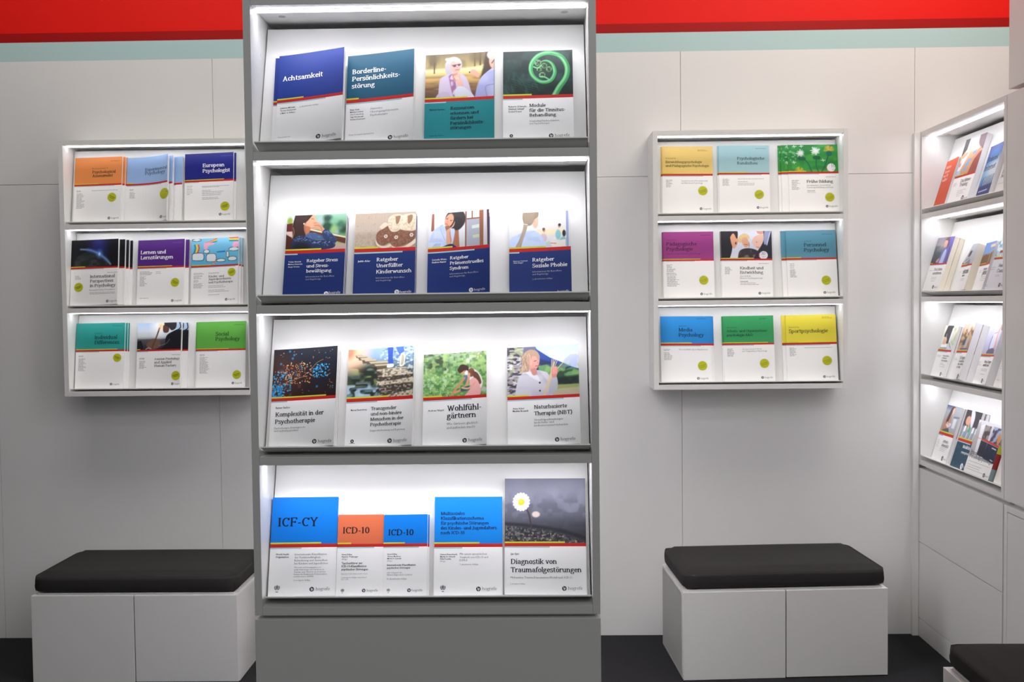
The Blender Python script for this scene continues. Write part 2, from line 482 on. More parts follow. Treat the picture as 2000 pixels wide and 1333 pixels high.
# ---------------------------------------------------------------- lettering
# serif alphabet: strokes of a broad pen. I stem(x,y0,y1,flags) L line A arc(cx,cy,rx,ry,a0,a1) C smooth curve S serif(x,y,half) D dot
GL = {
 'a': (52, [('I', 38, 5, 37, ''), ('A', 24.5, 36, 13.5, 13.5, 0, 150), ('D', 13, 39), ('A', 24, 14.5, 15.5, 14, 62, 300), ('C', [(38, 12), (40, 2), (48, 2)])]),
 'b': (56, [('I', 10, 0, 74, 't'), ('A', 29, 25, 18, 24.5, -120, 140)]),
 'c': (46, [('A', 26, 25, 19, 24.5, 45, 325), ('D', 39, 40)]),
 'd': (57, [('I', 43, 0, 74, 'tf'), ('A', 25, 25, 18, 24.5, 40, 320)]),
 'e': (49, [('A', 25.5, 25, 19, 24.5, 5, 325), ('L', [(7, 27), (44, 27)])]),
 'f': (33, [('I', 14, 0, 60, 'b'), ('A', 27, 60, 13, 14, 180, 50), ('D', 34, 69), ('L', [(2, 48.5), (31, 48.5)])]),
 'g': (51, [('A', 23, 33, 16, 16.5, 0, 360), ('C', [(14, 19), (9, 11), (14, 5), (28, 3), (40, 0), (44, -9), (36, -19), (22, -21), (9, -18), (5, -10), (13, -1)]), ('L', [(34, 45), (49, 48)])]),
 'h': (59, [('I', 10, 0, 74, 'bt'), ('A', 28, 32, 16, 17.5, 165, 0), ('I', 44, 0, 33, 'b')]),
 'i': (23, [('I', 11, 0, 50, 'bt'), ('D', 11, 66)]),
 'j': (23, [('I', 11, -10, 50, 't'), ('A', 1, -10, 10, 11, 0, -100), ('D', 11, 66)]),
 'k': (56, [('I', 10, 0, 74, 'bt'), ('L', [(44, 49), (16, 23)]), ('L', [(23, 30), (47, 1)]), ('S', 43, 49, 9), ('S', 47, 0, 9)]),
 'l': (23, [('I', 11, 0, 74, 'bt')]),
 'm': (88, [('I', 10, 0, 50, 'bt'), ('A', 27, 32, 15, 17.5, 165, 0), ('I', 42, 0, 33, 'b'), ('A', 59, 32, 15, 17.5, 165, 0), ('I', 74, 0, 33, 'b')]),
 'n': (59, [('I', 10, 0, 50, 'bt'), ('A', 28, 32, 16, 17.5, 165, 0), ('I', 44, 0, 33, 'b')]),
 'o': (52, [('A', 26, 25, 20, 24.5, 0, 360)]),
 'p': (57, [('I', 10, -22, 50, 'bt'), ('A', 29, 25, 18.5, 24.5, -140, 140)]),
 'q': (57, [('I', 44, -22, 50, 'b'), ('A', 26, 25, 18.5, 24.5, 40, 320)]),
 'r': (41, [('I', 10, 0, 50, 'bt'), ('A', 27, 33, 14, 16, 165, 65), ('D', 34, 45)]),
 's': (42, [('C', [(34, 38), (31, 47), (21, 49.5), (11, 46), (8, 38), (13, 30), (22, 26), (31, 21), (35, 13), (31, 4), (20, 0), (10, 2), (6, 12)])]),
 't': (37, [('I', 15, 12, 64, ''), ('A', 26, 12, 11, 12, 180, 310), ('L', [(3, 48.5), (33, 48.5)])]),
 'u': (59, [('I', 11, 16, 50, 't'), ('A', 27, 17, 16, 17, 180, 345), ('I', 44, 0, 50, 'tf')]),
 'v': (52, [('L', [(8, 49), (26, 1)]), ('L', [(26, 1), (43, 49)]), ('S', 9, 49, 9), ('S', 43, 49, 8)]),
 'w': (78, [('L', [(8, 49), (24, 1)]), ('L', [(24, 1), (39, 48)]), ('L', [(39, 48), (54, 1)]), ('L', [(54, 1), (69, 49)]), ('S', 9, 49, 9), ('S', 69, 49, 8)]),
 'x': (52, [('L', [(9, 49), (43, 1)]), ('L', [(42, 49), (9, 1)]), ('S', 10, 49, 9), ('S', 42, 49, 8), ('S', 9, 0, 8), ('S', 43, 0, 9)]),
 'y': (52, [('L', [(8, 49), (26, 4)]), ('L', [(43, 49), (25, 0), (17, -18), (9, -20)]), ('S', 9, 49, 9), ('S', 43, 49, 8), ('D', 9, -18)]),
 'z': (45, [('L', [(7, 48), (38, 48)]), ('L', [(37, 47), (8, 2)]), ('L', [(7, 2), (39, 2)]), ('L', [(8, 48), (7, 38)]), ('L', [(38, 2), (40, 13)])]),
 'A': (70, [('L', [(12, 1), (34, 69)]), ('L', [(34, 69), (58, 1)]), ('L', [(20, 23), (49, 23)]), ('S', 12, 0, 11), ('S', 58, 0, 11)]),
 'B': (64, [('I', 14, 0, 69, 'B'), ('L', [(14, 68), (32, 68)]), ('L', [(14, 36), (34, 36)]), ('L', [(14, 1.5), (34, 1.5)]), ('A', 32, 52, 17, 16, -90, 90), ('A', 34, 18.5, 20, 17.5, -90, 90)]),
 'C': (66, [('A', 36, 34.5, 28, 34, 50, 312), ('L', [(57, 67), (57, 50)]), ('D', 55, 56)]),
 'D': (74, [('I', 14, 0, 69, 'B'), ('L', [(14, 68), (32, 68)]), ('L', [(14, 1.5), (32, 1.5)]), ('A', 32, 34.7, 33, 33.3, -90, 90)]),
 'E': (60, [('I', 14, 0, 69, 'B'), ('L', [(14, 68), (52, 68)]), ('L', [(14, 36), (42, 36)]), ('L', [(14, 1.5), (53, 1.5)]), ('L', [(52, 69), (52, 55)]), ('L', [(54, 0), (54, 15)]), ('L', [(42, 43), (42, 28)])]),
 'F': (58, [('I', 14, 0, 69, 'B'), ('L', [(14, 68), (52, 68)]), ('L', [(14, 35), (42, 35)]), ('L', [(52, 69), (52, 54)]), ('L', [(42, 42), (42, 27)])]),
 'H': (78, [('I', 15, 0, 69, 'B'), ('I', 62, 0, 69, 'B'), ('L', [(15, 36), (62, 36)])]),
 'I': (32, [('I', 16, 0, 69, 'B')]),
 'J': (40, [('I', 24, 4, 69, 'h'), ('A', 13, 4, 11, 17, 0, -110), ('D', 7, -10)]),
 'K': (70, [('I', 14, 0, 69, 'B'), ('L', [(56, 68), (20, 31)]), ('L', [(29, 40), (59, 1)]), ('S', 56, 68, 10), ('S', 60, 0, 10)]),
 'L': (56, [('I', 14, 0, 69, 'B'), ('L', [(14, 1.5), (50, 1.5)]), ('L', [(51, 0), (51, 17)])]),
 'M': (90, [('I', 14, 0, 69, 'B'), ('L', [(16, 69), (44, 4)]), ('L', [(44, 4), (73, 69)]), ('I', 75, 0, 69, 'B')]),
 'N': (76, [('I', 14, 0, 69, 'B'), ('L', [(15, 69), (61, 2)]), ('I', 62, 0, 69, 'B')]),
 'O': (74, [('A', 37, 34.5, 30, 34, 0, 360)]),
 'P': (61, [('I', 14, 0, 69, 'B'), ('L', [(14, 68), (33, 68)]), ('L', [(14, 31), (33, 31)]), ('A', 33, 49.5, 19, 18.5, -90, 90)]),
 'R': (68, [('I', 14, 0, 69, 'B'), ('L', [(14, 68), (32, 68)]), ('L', [(14, 34), (32, 34)]), ('A', 32, 51, 18, 17, -90, 90), ('L', [(33, 33), (58, 1)]), ('S', 59, 0, 8)]),
 'S': (54, [('C', [(44, 54), (40, 65), (27, 69), (14, 65), (9, 53), (15, 43), (27, 37), (39, 30), (45, 18), (40, 5), (26, 0), (13, 3), (8, 16)]), ('L', [(44, 68), (44, 52)]), ('L', [(8, 18), (8, 1)])]),
 'T': (64, [('I', 32, 0, 69, 'b'), ('L', [(7, 68), (57, 68)]), ('L', [(7, 69), (7, 54)]), ('L', [(57, 69), (57, 54)])]),
 'U': (74, [('I', 16, 22, 69, 'h'), ('A', 37, 22, 21, 22, 180, 360), ('I', 58, 22, 69, 'h')]),
 'W': (98, [('L', [(12, 68), (32, 1)]), ('L', [(32, 1), (49, 66)]), ('L', [(49, 66), (67, 1)]), ('L', [(67, 1), (86, 68)]), ('S', 12, 68, 10), ('S', 86, 68, 10)]),
 'Y': (66, [('L', [(10, 68), (33, 33)]), ('L', [(33, 33), (55, 68)]), ('I', 33, 0, 33, 'b'), ('S', 11, 68, 10), ('S', 55, 68, 10)]),
 '0': (54, [('A', 27, 34, 21, 34, 0, 360)]),
 '1': (40, [('I', 20, 0, 68, 'b'), ('L', [(20, 67), (8, 58)])]),
 '3': (50, [('C', [(9, 56), (14, 66), (26, 68), (37, 63), (38, 50), (32, 40), (22, 37)]), ('C', [(22, 37), (36, 34), (43, 24), (40, 8), (27, 0), (13, 1), (7, 10)])]),
 '5': (50, [('L', [(12, 67), (42, 67)]), ('L', [(12, 67), (11, 38)]), ('C', [(11, 38), (26, 43), (40, 36), (43, 22), (36, 5), (22, 0), (8, 4)])]),
 '-': (34, [('L', [(6, 25), (28, 25)]), ('L', [(6, 26.5), (28, 26.5)])]),
 '&': (74, [('C', [(66, 38), (58, 16), (40, 1), (20, 0), (8, 12), (12, 28), (28, 38), (38, 50), (34, 65), (24, 66), (17, 55), (24, 38), (44, 14), (66, 1)])]),
 '(': (30, [('C', [(25, 76), (12, 55), (10, 30), (14, 5), (25, -14)])]),
 ')': (30, [('C', [(5, 76), (18, 55), (20, 30), (16, 5), (5, -14)])]),
 ',': (22, [('L', [(12, 5), (8, -10)]), ('D', 11, 5)]),
 '!': (24, [('L', [(12, 69), (12, 22)]), ('D', 12, 5)]),
 ' ': (24, []),
}
for _k, _b in (('ä', 'a'), ('ö', 'o'), ('ü', 'u')):
    _w, _s = GL[_b]
    GL[_k] = (_w, _s + [('D', _w * 0.5 - 10, 66), ('D', _w * 0.5 + 9, 66)])


def catmull(pts, n=5):
    P_ = [pts[0]] + list(pts) + [pts[-1]]
    out = []
    for i in range(1, len(P_) - 2):
        p0, p1, p2, p3 = (np.array(P_[i + k], float) for k in (-1, 0, 1, 2))
        for t in np.linspace(0, 1, n, endpoint=False):
            out.append(tuple(0.5 * (2 * p1 + (p2 - p0) * t + (2 * p0 - 5 * p1 + 4 * p2 - p3) * t * t + (3 * p1 - p0 - 3 * p2 + p3) * t ** 3)))
    out.append(tuple(pts[-1]))
    return out


def stroke(V, F, pts, a, b):
    pts = [np.array(p, float) for p in pts]
    n = len(pts)
    base = len(V)
    for i in range(n):
        if i == 0:
            d = pts[1] - pts[0]
        elif i == n - 1:
            d = pts[-1] - pts[-2]
        else:
            d = pts[i + 1] - pts[i - 1]
        l = math.hypot(d[0], d[1]) or 1
        nx, ny = -d[1] / l, d[0] / l
        h = math.sqrt((a * nx) ** 2 + (b * ny) ** 2)
        V.append((pts[i][0] + nx * h, pts[i][1] + ny * h))
        V.append((pts[i][0] - nx * h, pts[i][1] - ny * h))
    for i in range(n - 1):
        k = base + 2 * i
        F.append((k, k + 1, k + 3, k + 2))


PEN = {'B': (6.7, 2.9), 'S': (6.0, 2.6), 'H': (3.8, 2.0)}


def serif_text(text, style):
    a, b = PEN[style]
    V, F = [], []
    x0 = 0.0
    for ch in text:
        w, ops = GL.get(ch, GL['-'])
        v, f = [], []
        for op in ops:
            k = op[0]
            if k == 'I':
                _, x, y0, y1, fl = op
                stroke(v, f, [(x, y0), (x, y1)], a, b)
                sl = a + 4.5
                if 'b' in fl or 'B' in fl:
                    stroke(v, f, [(x - sl, y0 + b), (x + sl, y0 + b)], a, b)
                if 'B' in fl or 'h' in fl:
                    stroke(v, f, [(x - sl, y1 - b), (x + sl, y1 - b)], a, b)
                if 't' in fl:
                    stroke(v, f, [(x - sl, y1 - b - 0.8), (x + a * 0.5, y1 - b)], a, b)
                if 'f' in fl:
                    stroke(v, f, [(x, y0 + b), (x + sl + 1, y0 + b)], a, b)
            elif k == 'L':
                p = op[1]
                for i in range(len(p) - 1):
                    stroke(v, f, [p[i], p[i + 1]], a * 0.86, b)
            elif k == 'A':
                _, cx, cy, rx, ry, a0, a1 = op
                n = max(4, int(abs(a1 - a0) / 18))
                rx2, ry2 = rx - a * 0.45, ry - b * 0.9
                stroke(v, f, [(cx + rx2 * math.cos(math.radians(a0 + (a1 - a0) * i / n)), cy + ry2 * math.sin(math.radians(a0 + (a1 - a0) * i / n))) for i in range(n + 1)], a, b)
            elif k == 'C':
                stroke(v, f, catmull(op[1], 3), a * 0.95, b)
            elif k == 'S':
                _, x, y, h = op
                stroke(v, f, [(x - h, y + (b if y < 30 else -b * 0.3)), (x + h, y + (b if y < 30 else -b * 0.3))], a, b)
            elif k == 'D':
                _, x, y = op
                r = a * 1.02
                c = len(v)
                for i in range(10):
                    v.append((x + r * math.cos(i * math.pi / 5), y + r * math.sin(i * math.pi / 5)))
                f.append(tuple(range(c, c + 10)))
        o = len(V)
        V += [(x + x0, y) for x, y in v]
        F += [tuple(i + o for i in q) for q in f]
        x0 += w
    return np.array(V, float), F


_sans = {}


def sans_text(text, bold):
    key = (text, bold)
    if key not in _sans:
        cu = bpy.data.curves.new('lettering', 'FONT')
        cu.body = text
        cu.resolution_u = 1
        cu.offset = 0.012 if bold else 0.0
        o = bpy.data.objects.new('lettering', cu)
        COL.objects.link(o)
        me = o.to_mesh()
        V = np.empty(len(me.vertices) * 3)
        me.vertices.foreach_get('co', V)
        V = V.reshape(-1, 3)[:, :2].copy()
        F = [tuple(p.vertices) for p in me.polygons]
        o.to_mesh_clear()
        bpy.data.objects.remove(o)
        bpy.data.curves.remove(cu)
        _sans[key] = (V, F)
    return _sans[key]


# ---------------------------------------------------------------- printed cover pictures
class Art:
    """A small picture painted as colours over a grid; u runs right, v runs down, both 0..1."""

    def __init__(s, nx, ny, asp):
        s.nx, s.ny, s.asp = nx, ny, asp
        u, v = np.meshgrid(np.linspace(0, 1, nx), np.linspace(0, 1, ny))
        s.u, s.v = u, v
        s.a = np.zeros((ny, nx, 3))

    def mix(s, m, c):
        m = np.clip(m, 0, 1)[..., None]
        s.a = s.a * (1 - m) + np.array(c, float) * m

    def vg(s, stops):
        vs = [q[0] for q in stops]
        for k in range(3):
            s.a[..., k] = np.interp(s.v, vs, [q[1][k] for q in stops])

    def nz(s, fx, fy, seed):
        r = np.random.RandomState(seed)
        g = r.rand(int(fy) + 3, int(fx) + 3)
        x, y = s.u * fx, s.v * fy
        i, j = x.astype(int), y.astype(int)
        a, b = x - i, y - j
        a, b = a * a * (3 - 2 * a), b * b * (3 - 2 * b)
        return (g[j, i] * (1 - a) + g[j, i + 1] * a) * (1 - b) + (g[j + 1, i] * (1 - a) + g[j + 1, i + 1] * a) * b

    def tex(s, c, fx, fy, seed, amt=0.6, lo=0.4, hi=0.7, reg=None):
        m = np.clip((s.nz(fx, fy, seed) - lo) / (hi - lo), 0, 1) * amt
        if reg is not None:
            m = m * reg
        s.mix(m, c)

    def rg(s, u0, v0, u1, v1, soft=0.02):
        def st(x, e):
            return np.clip(x / soft + 0.5, 0, 1)
        return st(s.u - u0, 0) * st(u1 - s.u, 0) * st(s.v - v0, 0) * st(v1 - s.v, 0)

    def elm(s, cx, cy, rx, ry, soft=0.02, rot=0):
        x, y = (s.u - cx) * s.asp, s.v - cy
        t = math.radians(rot)
        x, y = x * math.cos(t) + y * math.sin(t), -x * math.sin(t) + y * math.cos(t)
        d = np.sqrt((x / rx) ** 2 + (y / ry) ** 2)
        return np.clip((1 - d) * min(rx, ry) / soft + 0.5, 0, 1)

    def el(s, cx, cy, rx, ry, c, soft=0.02, rot=0, a=1.0):
        s.mix(s.elm(cx, cy, rx, ry, soft, rot) * a, c)

    def pom(s, pts, soft=0.015):
        x, y = s.u * s.asp, s.v
        p = [(q[0] * s.asp, q[1]) for q in pts]
        ins = np.zeros(x.shape, bool)
        dd = np.full(x.shape, 9.0)
        for i in range(len(p)):
            (x0, y0), (x1, y1) = p[i - 1], p[i]
            if y0 != y1:
                c = ((y0 > y) != (y1 > y)) & (x < (x1 - x0) * (y - y0) / (y1 - y0) + x0)
                ins ^= c
            ex, ey = x1 - x0, y1 - y0
            t = np.clip(((x - x0) * ex + (y - y0) * ey) / (ex * ex + ey * ey + 1e-12), 0, 1)
            dd = np.minimum(dd, np.hypot(x - x0 - t * ex, y - y0 - t * ey))
        return np.clip(np.where(ins, dd, -dd) / soft + 0.5, 0, 1)

    def po(s, pts, c, soft=0.015, a=1.0):
        s.mix(s.pom(pts, soft) * a, c)

    def sm(s, pts, c, soft=0.015, a=1.0):
        s.po(catmull(list(pts) + [pts[0]], 4), c, soft, a)

    def li(s, pts, w, c, soft=0.012, a=1.0, w1=None):
        pts = catmull(pts, 4) if len(pts) > 2 else pts
        x, y = s.u * s.asp, s.v
        m = np.zeros(x.shape)
        n = len(pts) - 1
        for i in range(n):
            x0, y0, x1, y1 = pts[i][0] * s.asp, pts[i][1], pts[i + 1][0] * s.asp, pts[i + 1][1]
            ex, ey = x1 - x0, y1 - y0
            t = np.clip(((x - x0) * ex + (y - y0) * ey) / (ex * ex + ey * ey + 1e-12), 0, 1)
            ww = w if w1 is None else w + (w1 - w) * (i + t) / n
            m = np.maximum(m, np.clip((ww - np.hypot(x - x0 - t * ex, y - y0 - t * ey)) / soft + 0.5, 0, 1))
        s.mix(m * a, c)

    def dots(s, n, reg, r0, r1, cols, seed, a=1.0, soft=0.012):
        r = random.Random(seed)
        for _ in range(n):
            k = r.uniform(r0, r1)
            s.el(r.uniform(reg[0], reg[2]), r.uniform(reg[1], reg[3]), k, k, r.choice(cols), soft, 0, a)


SK = (222, 168, 140)


def art_ress(A):
    A.vg([(0, (120, 104, 74)), (.3, (176, 160, 104)), (.36, (246, 222, 180)), (.42, (224, 206, 136)), (.6, (190, 160, 96)), (.75, (140, 104, 72)), (1, (92, 72, 56))])
    A.tex((96, 84, 58), 9, 5, 1, .8, .4, .7, A.rg(-.1, -.1, 1.1, .28, .15))
    A.tex((244, 214, 160), 8, 9, 2, .7, .5, .8, A.rg(-.1, .2, 1.1, .42, .1))
    A.tex((96, 74, 54), 5, 14, 3, .6, .4, .7, A.rg(-.1, .5, 1.1, 1.1, .1))
    A.tex((222, 172, 104), 4, 18, 33, .5, .55, .75, A.rg(-.1, .45, 1.1, .8, .1))
    for x, w, y in ((.13, .012, .42), (.72, .012, .3), (.8, .018, .28)):
        A.li([(x, .02), (x, y)], w, (92, 76, 54), .02)
        A.el(x, .1, .1, .12, (104, 90, 62), .1, 0, .7)
    A.po([(.88, 0), (1, 0), (1, .6), (.84, .62), (.8, .6), (.85, .3)], (74, 62, 48), .04)
    A.sm([(.19, 1.05), (.21, .6), (.27, .5), (.38, .44), (.52, .46), (.6, .56), (.66, .82), (.66, 1.05)], (204, 190, 214), .015)
    A.sm([(.14, 1.02), (.2, .88), (.34, .86), (.36, 1.05)], (194, 180, 206), .02)
    A.sm([(.34, .5), (.39, .46), (.44, .62), (.46, .95), (.43, 1.02), (.38, .8)], (160, 112, 150), .015)
    A.tex((236, 224, 236), 26, 20, 4, .7, .5, .7, A.pom([(.34, .5), (.4, .48), (.46, .95), (.42, 1)]))
    A.sm([(.38, .4), (.47, .42), (.45, .62), (.42, .62)], (206, 140, 120), .015)
    A.el(.41, .26, .17, .19, (196, 192, 198), .02)
    A.el(.345, .34, .08, .13, (186, 180, 188), .02)
    A.el(.44, .29, .105, .155, (228, 172, 156), .02, -8)
    A.li([(.31, .12), (.4, .12), (.46, .17)], .03, (212, 208, 214), .03)
    A.el(.425, .275, .036, .028, (84, 66, 92), .012)
    A.el(.49, .26, .03, .026, (96, 78, 100), .012)
    A.li([(.385, .26), (.515, .24)], .008, (90, 74, 92), .008)
    A.li([(.44, .37), (.49, .365)], .009, (178, 96, 100), .008)
    A.el(.465, .315, .012, .018, (212, 146, 134), .012)
    A.sm([(.42, .5), (.5, .46), (.52, .56), (.56, .74), (.5, .78), (.46, .64)], (226, 178, 160), .012)
    for k in range(3):
        A.li([(.425 + .02 * k, .52), (.45 + .018 * k, .58)], .008, (240, 206, 190), .008)
    A.sm([(.44, 1.03), (.43, .84), (.5, .74), (.6, .8), (.72, 1.03)], (212, 214, 226), .015)
    A.sm([(.72, 1.05), (.77, .7), (.86, .5), (1.05, .38), (1.05, 1.05)], (184, 186, 224), .015)
    A.tex((150, 154, 204), 6, 5, 6, .6, .4, .7, A.pom([(.72, 1.05), (.77, .7), (.86, .5), (1.05, .38), (1.05, 1.05)]))
    A.li([(.9, 1), (.88, .78), (1, .74)], .01, (140, 144, 196), .02)
    A.el(1.0, .2, .1, .2, (214, 164, 146), .02)
    A.el(.99, .07, .13, .12, (190, 178, 170), .02)
    A.li([(.97, .26), (1.0, .2)], .014, (120, 84, 70), .012)
    A.sm([(.64, .45), (.68, .38), (.74, .41), (.79, .52), (.76, .57), (.7, .5)], (214, 168, 150), .012)
    A.el(.645, .44, .012, .018, (70, 50, 50), .01)


def art_fern(A):
    A.vg([(0, (38, 60, 58)), (.5, (20, 48, 46)), (1, (14, 40, 34))])
    for k in range(26):
        r = random.Random(k)
        x, y = r.uniform(-.05, .5), r.uniform(.0, 1.0)
        A.li([(x, y), (x + r.uniform(-.08, .12), y + r.uniform(.1, .25))], .012, (34, 74, 64), .025, .7)
    for x in (.1, .2, .3, .4):
        for k in range(7):
            A.li([(x + .02, .62 + .055 * k), (x + .09, .66 + .055 * k)], .008, (30, 92, 62), .014, .7)
    A.tex((60, 84, 88), 6, 5, 3, .5, .5, .8)
    A.tex((12, 28, 26), 9, 7, 8, .6, .5, .7)
    pts = [(.72, 1.06), (.8, .84), (.9, .62), (.92, .38), (.83, .14), (.66, .05), (.5, .12), (.405, .32), (.42, .54), (.54, .7), (.68, .68), (.745, .5), (.7, .3), (.6, .24), (.51, .34)]
    A.li([(p[0] + .012, p[1] + .012) for p in pts], .062, (10, 54, 34), .02, 1, .028)
    A.li(pts, .058, (62, 156, 92), .015, 1, .028)
    A.li([(p[0] - .014, p[1] - .012) for p in pts], .024, (142, 214, 152), .03, .8, .01)
    A.li([(p[0] + .022, p[1] + .01) for p in pts[:6]], .01, (36, 120, 66), .02, .7)
    A.el(.6, .42, .15, .18, (30, 60, 42), .03)
    for cx, cy, r_ in ((.5, .27, .07), (.59, .34, .06), (.66, .42, .06), (.56, .55, .065), (.52, .42, .05)):
        A.el(cx, cy, r_, r_, (104, 164, 110), .015)
        A.el(cx + .004, cy + .008, r_ * .68, r_ * .68, (44, 62, 46), .015)
        A.dots(14, (cx - .03, cy - .04, cx + .03, cy + .04), .008, .014, [(150, 176, 140), (70, 90, 66), (30, 42, 32)], int(cx * 99))
    A.li([(.44, .36), (.5, .39), (.55, .33)], .014, (120, 196, 130), .012)
    A.li([(.53, .58), (.6, .6), (.66, .66)], .014, (120, 196, 130), .012)


def art_stress(A):
    A.vg([(0, (150, 196, 172)), (.3, (110, 160, 122)), (.6, (120, 170, 110)), (.8, (160, 180, 90)), (1, (180, 160, 150))])
    for cx, cy, rx, ry, c in ((.68, .12, .12, .1, (34, 62, 56)), (.68, .36, .14, .14, (26, 66, 46)), (.9, .3, .12, .1, (60, 110, 88)), (.9, .5, .1, .06, (50, 84, 80)), (.55, .2, .1, .15, (170, 190, 190)), (.8, .45, .1, .12, (150, 190, 120)), (.97, .45, .06, .1, (24, 54, 40)), (.8, .2, .1, .08, (120, 178, 140)), (.85, .52, .05, .05, (170, 190, 200))):
        A.el(cx, cy, rx, ry, c, .1, 0, .9)
    A.po([(0, 0), (.13, 0), (.13, .5), (0, .5)], (206, 214, 212), .02)
    A.el(.05, .16, .07, .1, (140, 164, 60), .05)
    A.po([(0, .24), (.1, .22), (.1, .46), (0, .46)], (96, 34, 30), .02)
    A.po([(0, .46), (.12, .46), (.12, .66), (0, .56)], (212, 184, 176), .02)
    A.po([(0, .54), (.13, .66), (.1, 1), (0, 1)], (74, 34, 24), .02)
    A.po([(.36, .4), (1, .7), (1, .86), (.36, .52)], (96, 54, 42), .015)
    A.po([(.36, .38), (.6, .49), (1, .66), (1, .7), (.6, .53), (.36, .42)], (228, 220, 190), .012)
    A.po([(.7, .84), (1, .86), (1, 1), (.7, 1)], (192, 168, 158), .02)
    A.sm([(.36, .02), (.45, -.02), (.48, .12), (.505, .18), (.49, .21), (.5, .27), (.47, .34), (.38, .38), (.31, .36), (.28, .2)], (226, 164, 130), .015)
    A.sm([(.3, .3), (.4, .36), (.37, .56), (.32, .62), (.28, .4)], (186, 116, 84), .015)
    A.sm([(.48, .22), (.52, .22), (.62, .38), (.65, .46), (.6, .52), (.54, .42), (.44, .42), (.4, .39), (.48, .34)], (214, 154, 118), .015)
    A.li([(.46, .3), (.56, .33), (.6, .46)], .012, (182, 112, 82), .02, .8)
    A.li([(.41, .115), (.45, .12)], .008, (90, 54, 46), .008)
    A.li([(.455, .24), (.49, .235)], .009, (190, 92, 88), .008)
    A.sm([(.14, -.05), (.42, -.05), (.37, .12), (.3, .25), (.29, .4), (.33, .7), (.13, .78), (.11, .6), (.1, .3)], (48, 30, 28), .02)
    for k in range(9):
        A.li([(.16 + .022 * k, .0), (.14 + .022 * k, .35), (.12 + .026 * k, .68)], .005, (96, 62, 48), .014, .55)
    A.li([(.11, .35), (.13, .5), (.1, .66)], .012, (168, 124, 84), .02, .7)
    A.el(.287, .245, .018, .024, (246, 214, 188), .01)
    A.sm([(.36, .52), (.48, .52), (.66, .66), (.62, .72), (.42, .7), (.3, .66)], (70, 96, 140), .02)
    A.sm([(.6, .5), (.67, .42), (.8, .62), (.86, .74), (.8, .84), (.64, .72)], (46, 62, 102), .015)
    A.sm([(.08, 1.04), (.12, .68), (.24, .58), (.36, .64), (.5, .72), (.74, .74), (.83, .86), (.8, .96), (.66, 1.0), (.4, 1.04)], (38, 52, 88), .02)
    reg = A.pom([(.12, .7), (.24, .58), (.5, .72), (.74, .74), (.83, .86), (.7, .9), (.3, .78)], .06)
    A.tex((134, 158, 200), 60, 40, 7, .8, .5, .8, reg)
    A.tex((120, 146, 190), 60, 40, 9, .7, .5, .8, A.pom([(.62, .5), (.68, .43), (.86, .74), (.8, .76)], .05))
    A.tex((120, 146, 190), 50, 30, 5, .6, .5, .8, A.pom([(.36, .54), (.48, .52), (.64, .66), (.4, .64)], .05))
    A.el(.25, .95, .25, .2, (22, 24, 34), .15, 0, .85)


def art_shoes(A):
    A.vg([(0, (184, 166, 148)), (.5, (196, 182, 166)), (.62, (176, 160, 144)), (1, (194, 178, 160))])
    for k in range(44):
        A.li([(k / 44, -.02), (k / 44 + .004, .56)], .004, (150, 130, 114), .012, .55)
    A.tex((170, 150, 130), 50, 30, 2, .6, .4, .7, A.rg(-.1, .56, 1.1, 1.1, .06))
    A.dots(40, (0, 0, .6, 1), .008, .013, [(190, 90, 80), (90, 130, 170), (196, 110, 100)], 5, .6)
    A.sm([(.33, .8), (.44, .98), (.62, .98), (1.0, .86), (1.0, .98), (.4, 1.0)], (140, 122, 108), .06, .6)
    for toe, body, sole, cuff, hole in (
        ((.465, .7, .19, .23), [(.36, .6), (.46, .46), (.6, .34), (.74, .44), (.7, .7), (.58, .86), (.42, .84)], [(.345, .7), (.4, .9), (.5, .95), (.6, .88), (.58, .97), (.46, 1.0), (.36, .9)], [(.53, .34), (.56, .14), (.66, .06), (.78, .1), (.78, .3), (.72, .52), (.6, .54)], [(.66, .12), (.74, .1), (.73, .26), (.68, .34)]),
        ((.7, .8, .2, .19), [(.58, .74), (.68, .58), (.84, .46), (.99, .52), (.99, .74), (.88, .9), (.66, .97)], [(.585, .84), (.68, .97), (.82, .97), (.99, .78), (1.0, .88), (.86, 1.02), (.64, 1.02)], [(.72, .3), (.76, .12), (.86, .06), (1.0, .1), (1.0, .5), (.88, .54), (.75, .48)], [(.86, .11), (.94, .09), (.93, .26), (.87, .34)])):
        A.sm(sole, (228, 212, 188), .015)
        A.el(*toe, (126, 86, 68), .02)
        A.sm(body, (126, 86, 68), .02)
        A.tex((160, 116, 92), 50, 38, 11, .6, .45, .75, np.maximum(A.elm(*toe, .03), A.pom(body, .03)))
        A.sm(cuff, (222, 208, 184), .02)
        A.tex((192, 174, 146), 40, 32, 3, .7, .45, .75, A.pom(cuff, .03))
        A.sm(hole, (146, 114, 88), .02)
    A.sm([(.4, .4), (.48, .28), (.54, .34), (.45, .46)], (222, 206, 182), .02)
    for cx, cy in ((.51, .67), (.68, .71), (.93, .66)):
        for k in range(6):
            A.el(cx + .022 * math.cos(k * 1.05), cy + .036 * math.sin(k * 1.05), .016, .02, (232, 224, 210), .01)


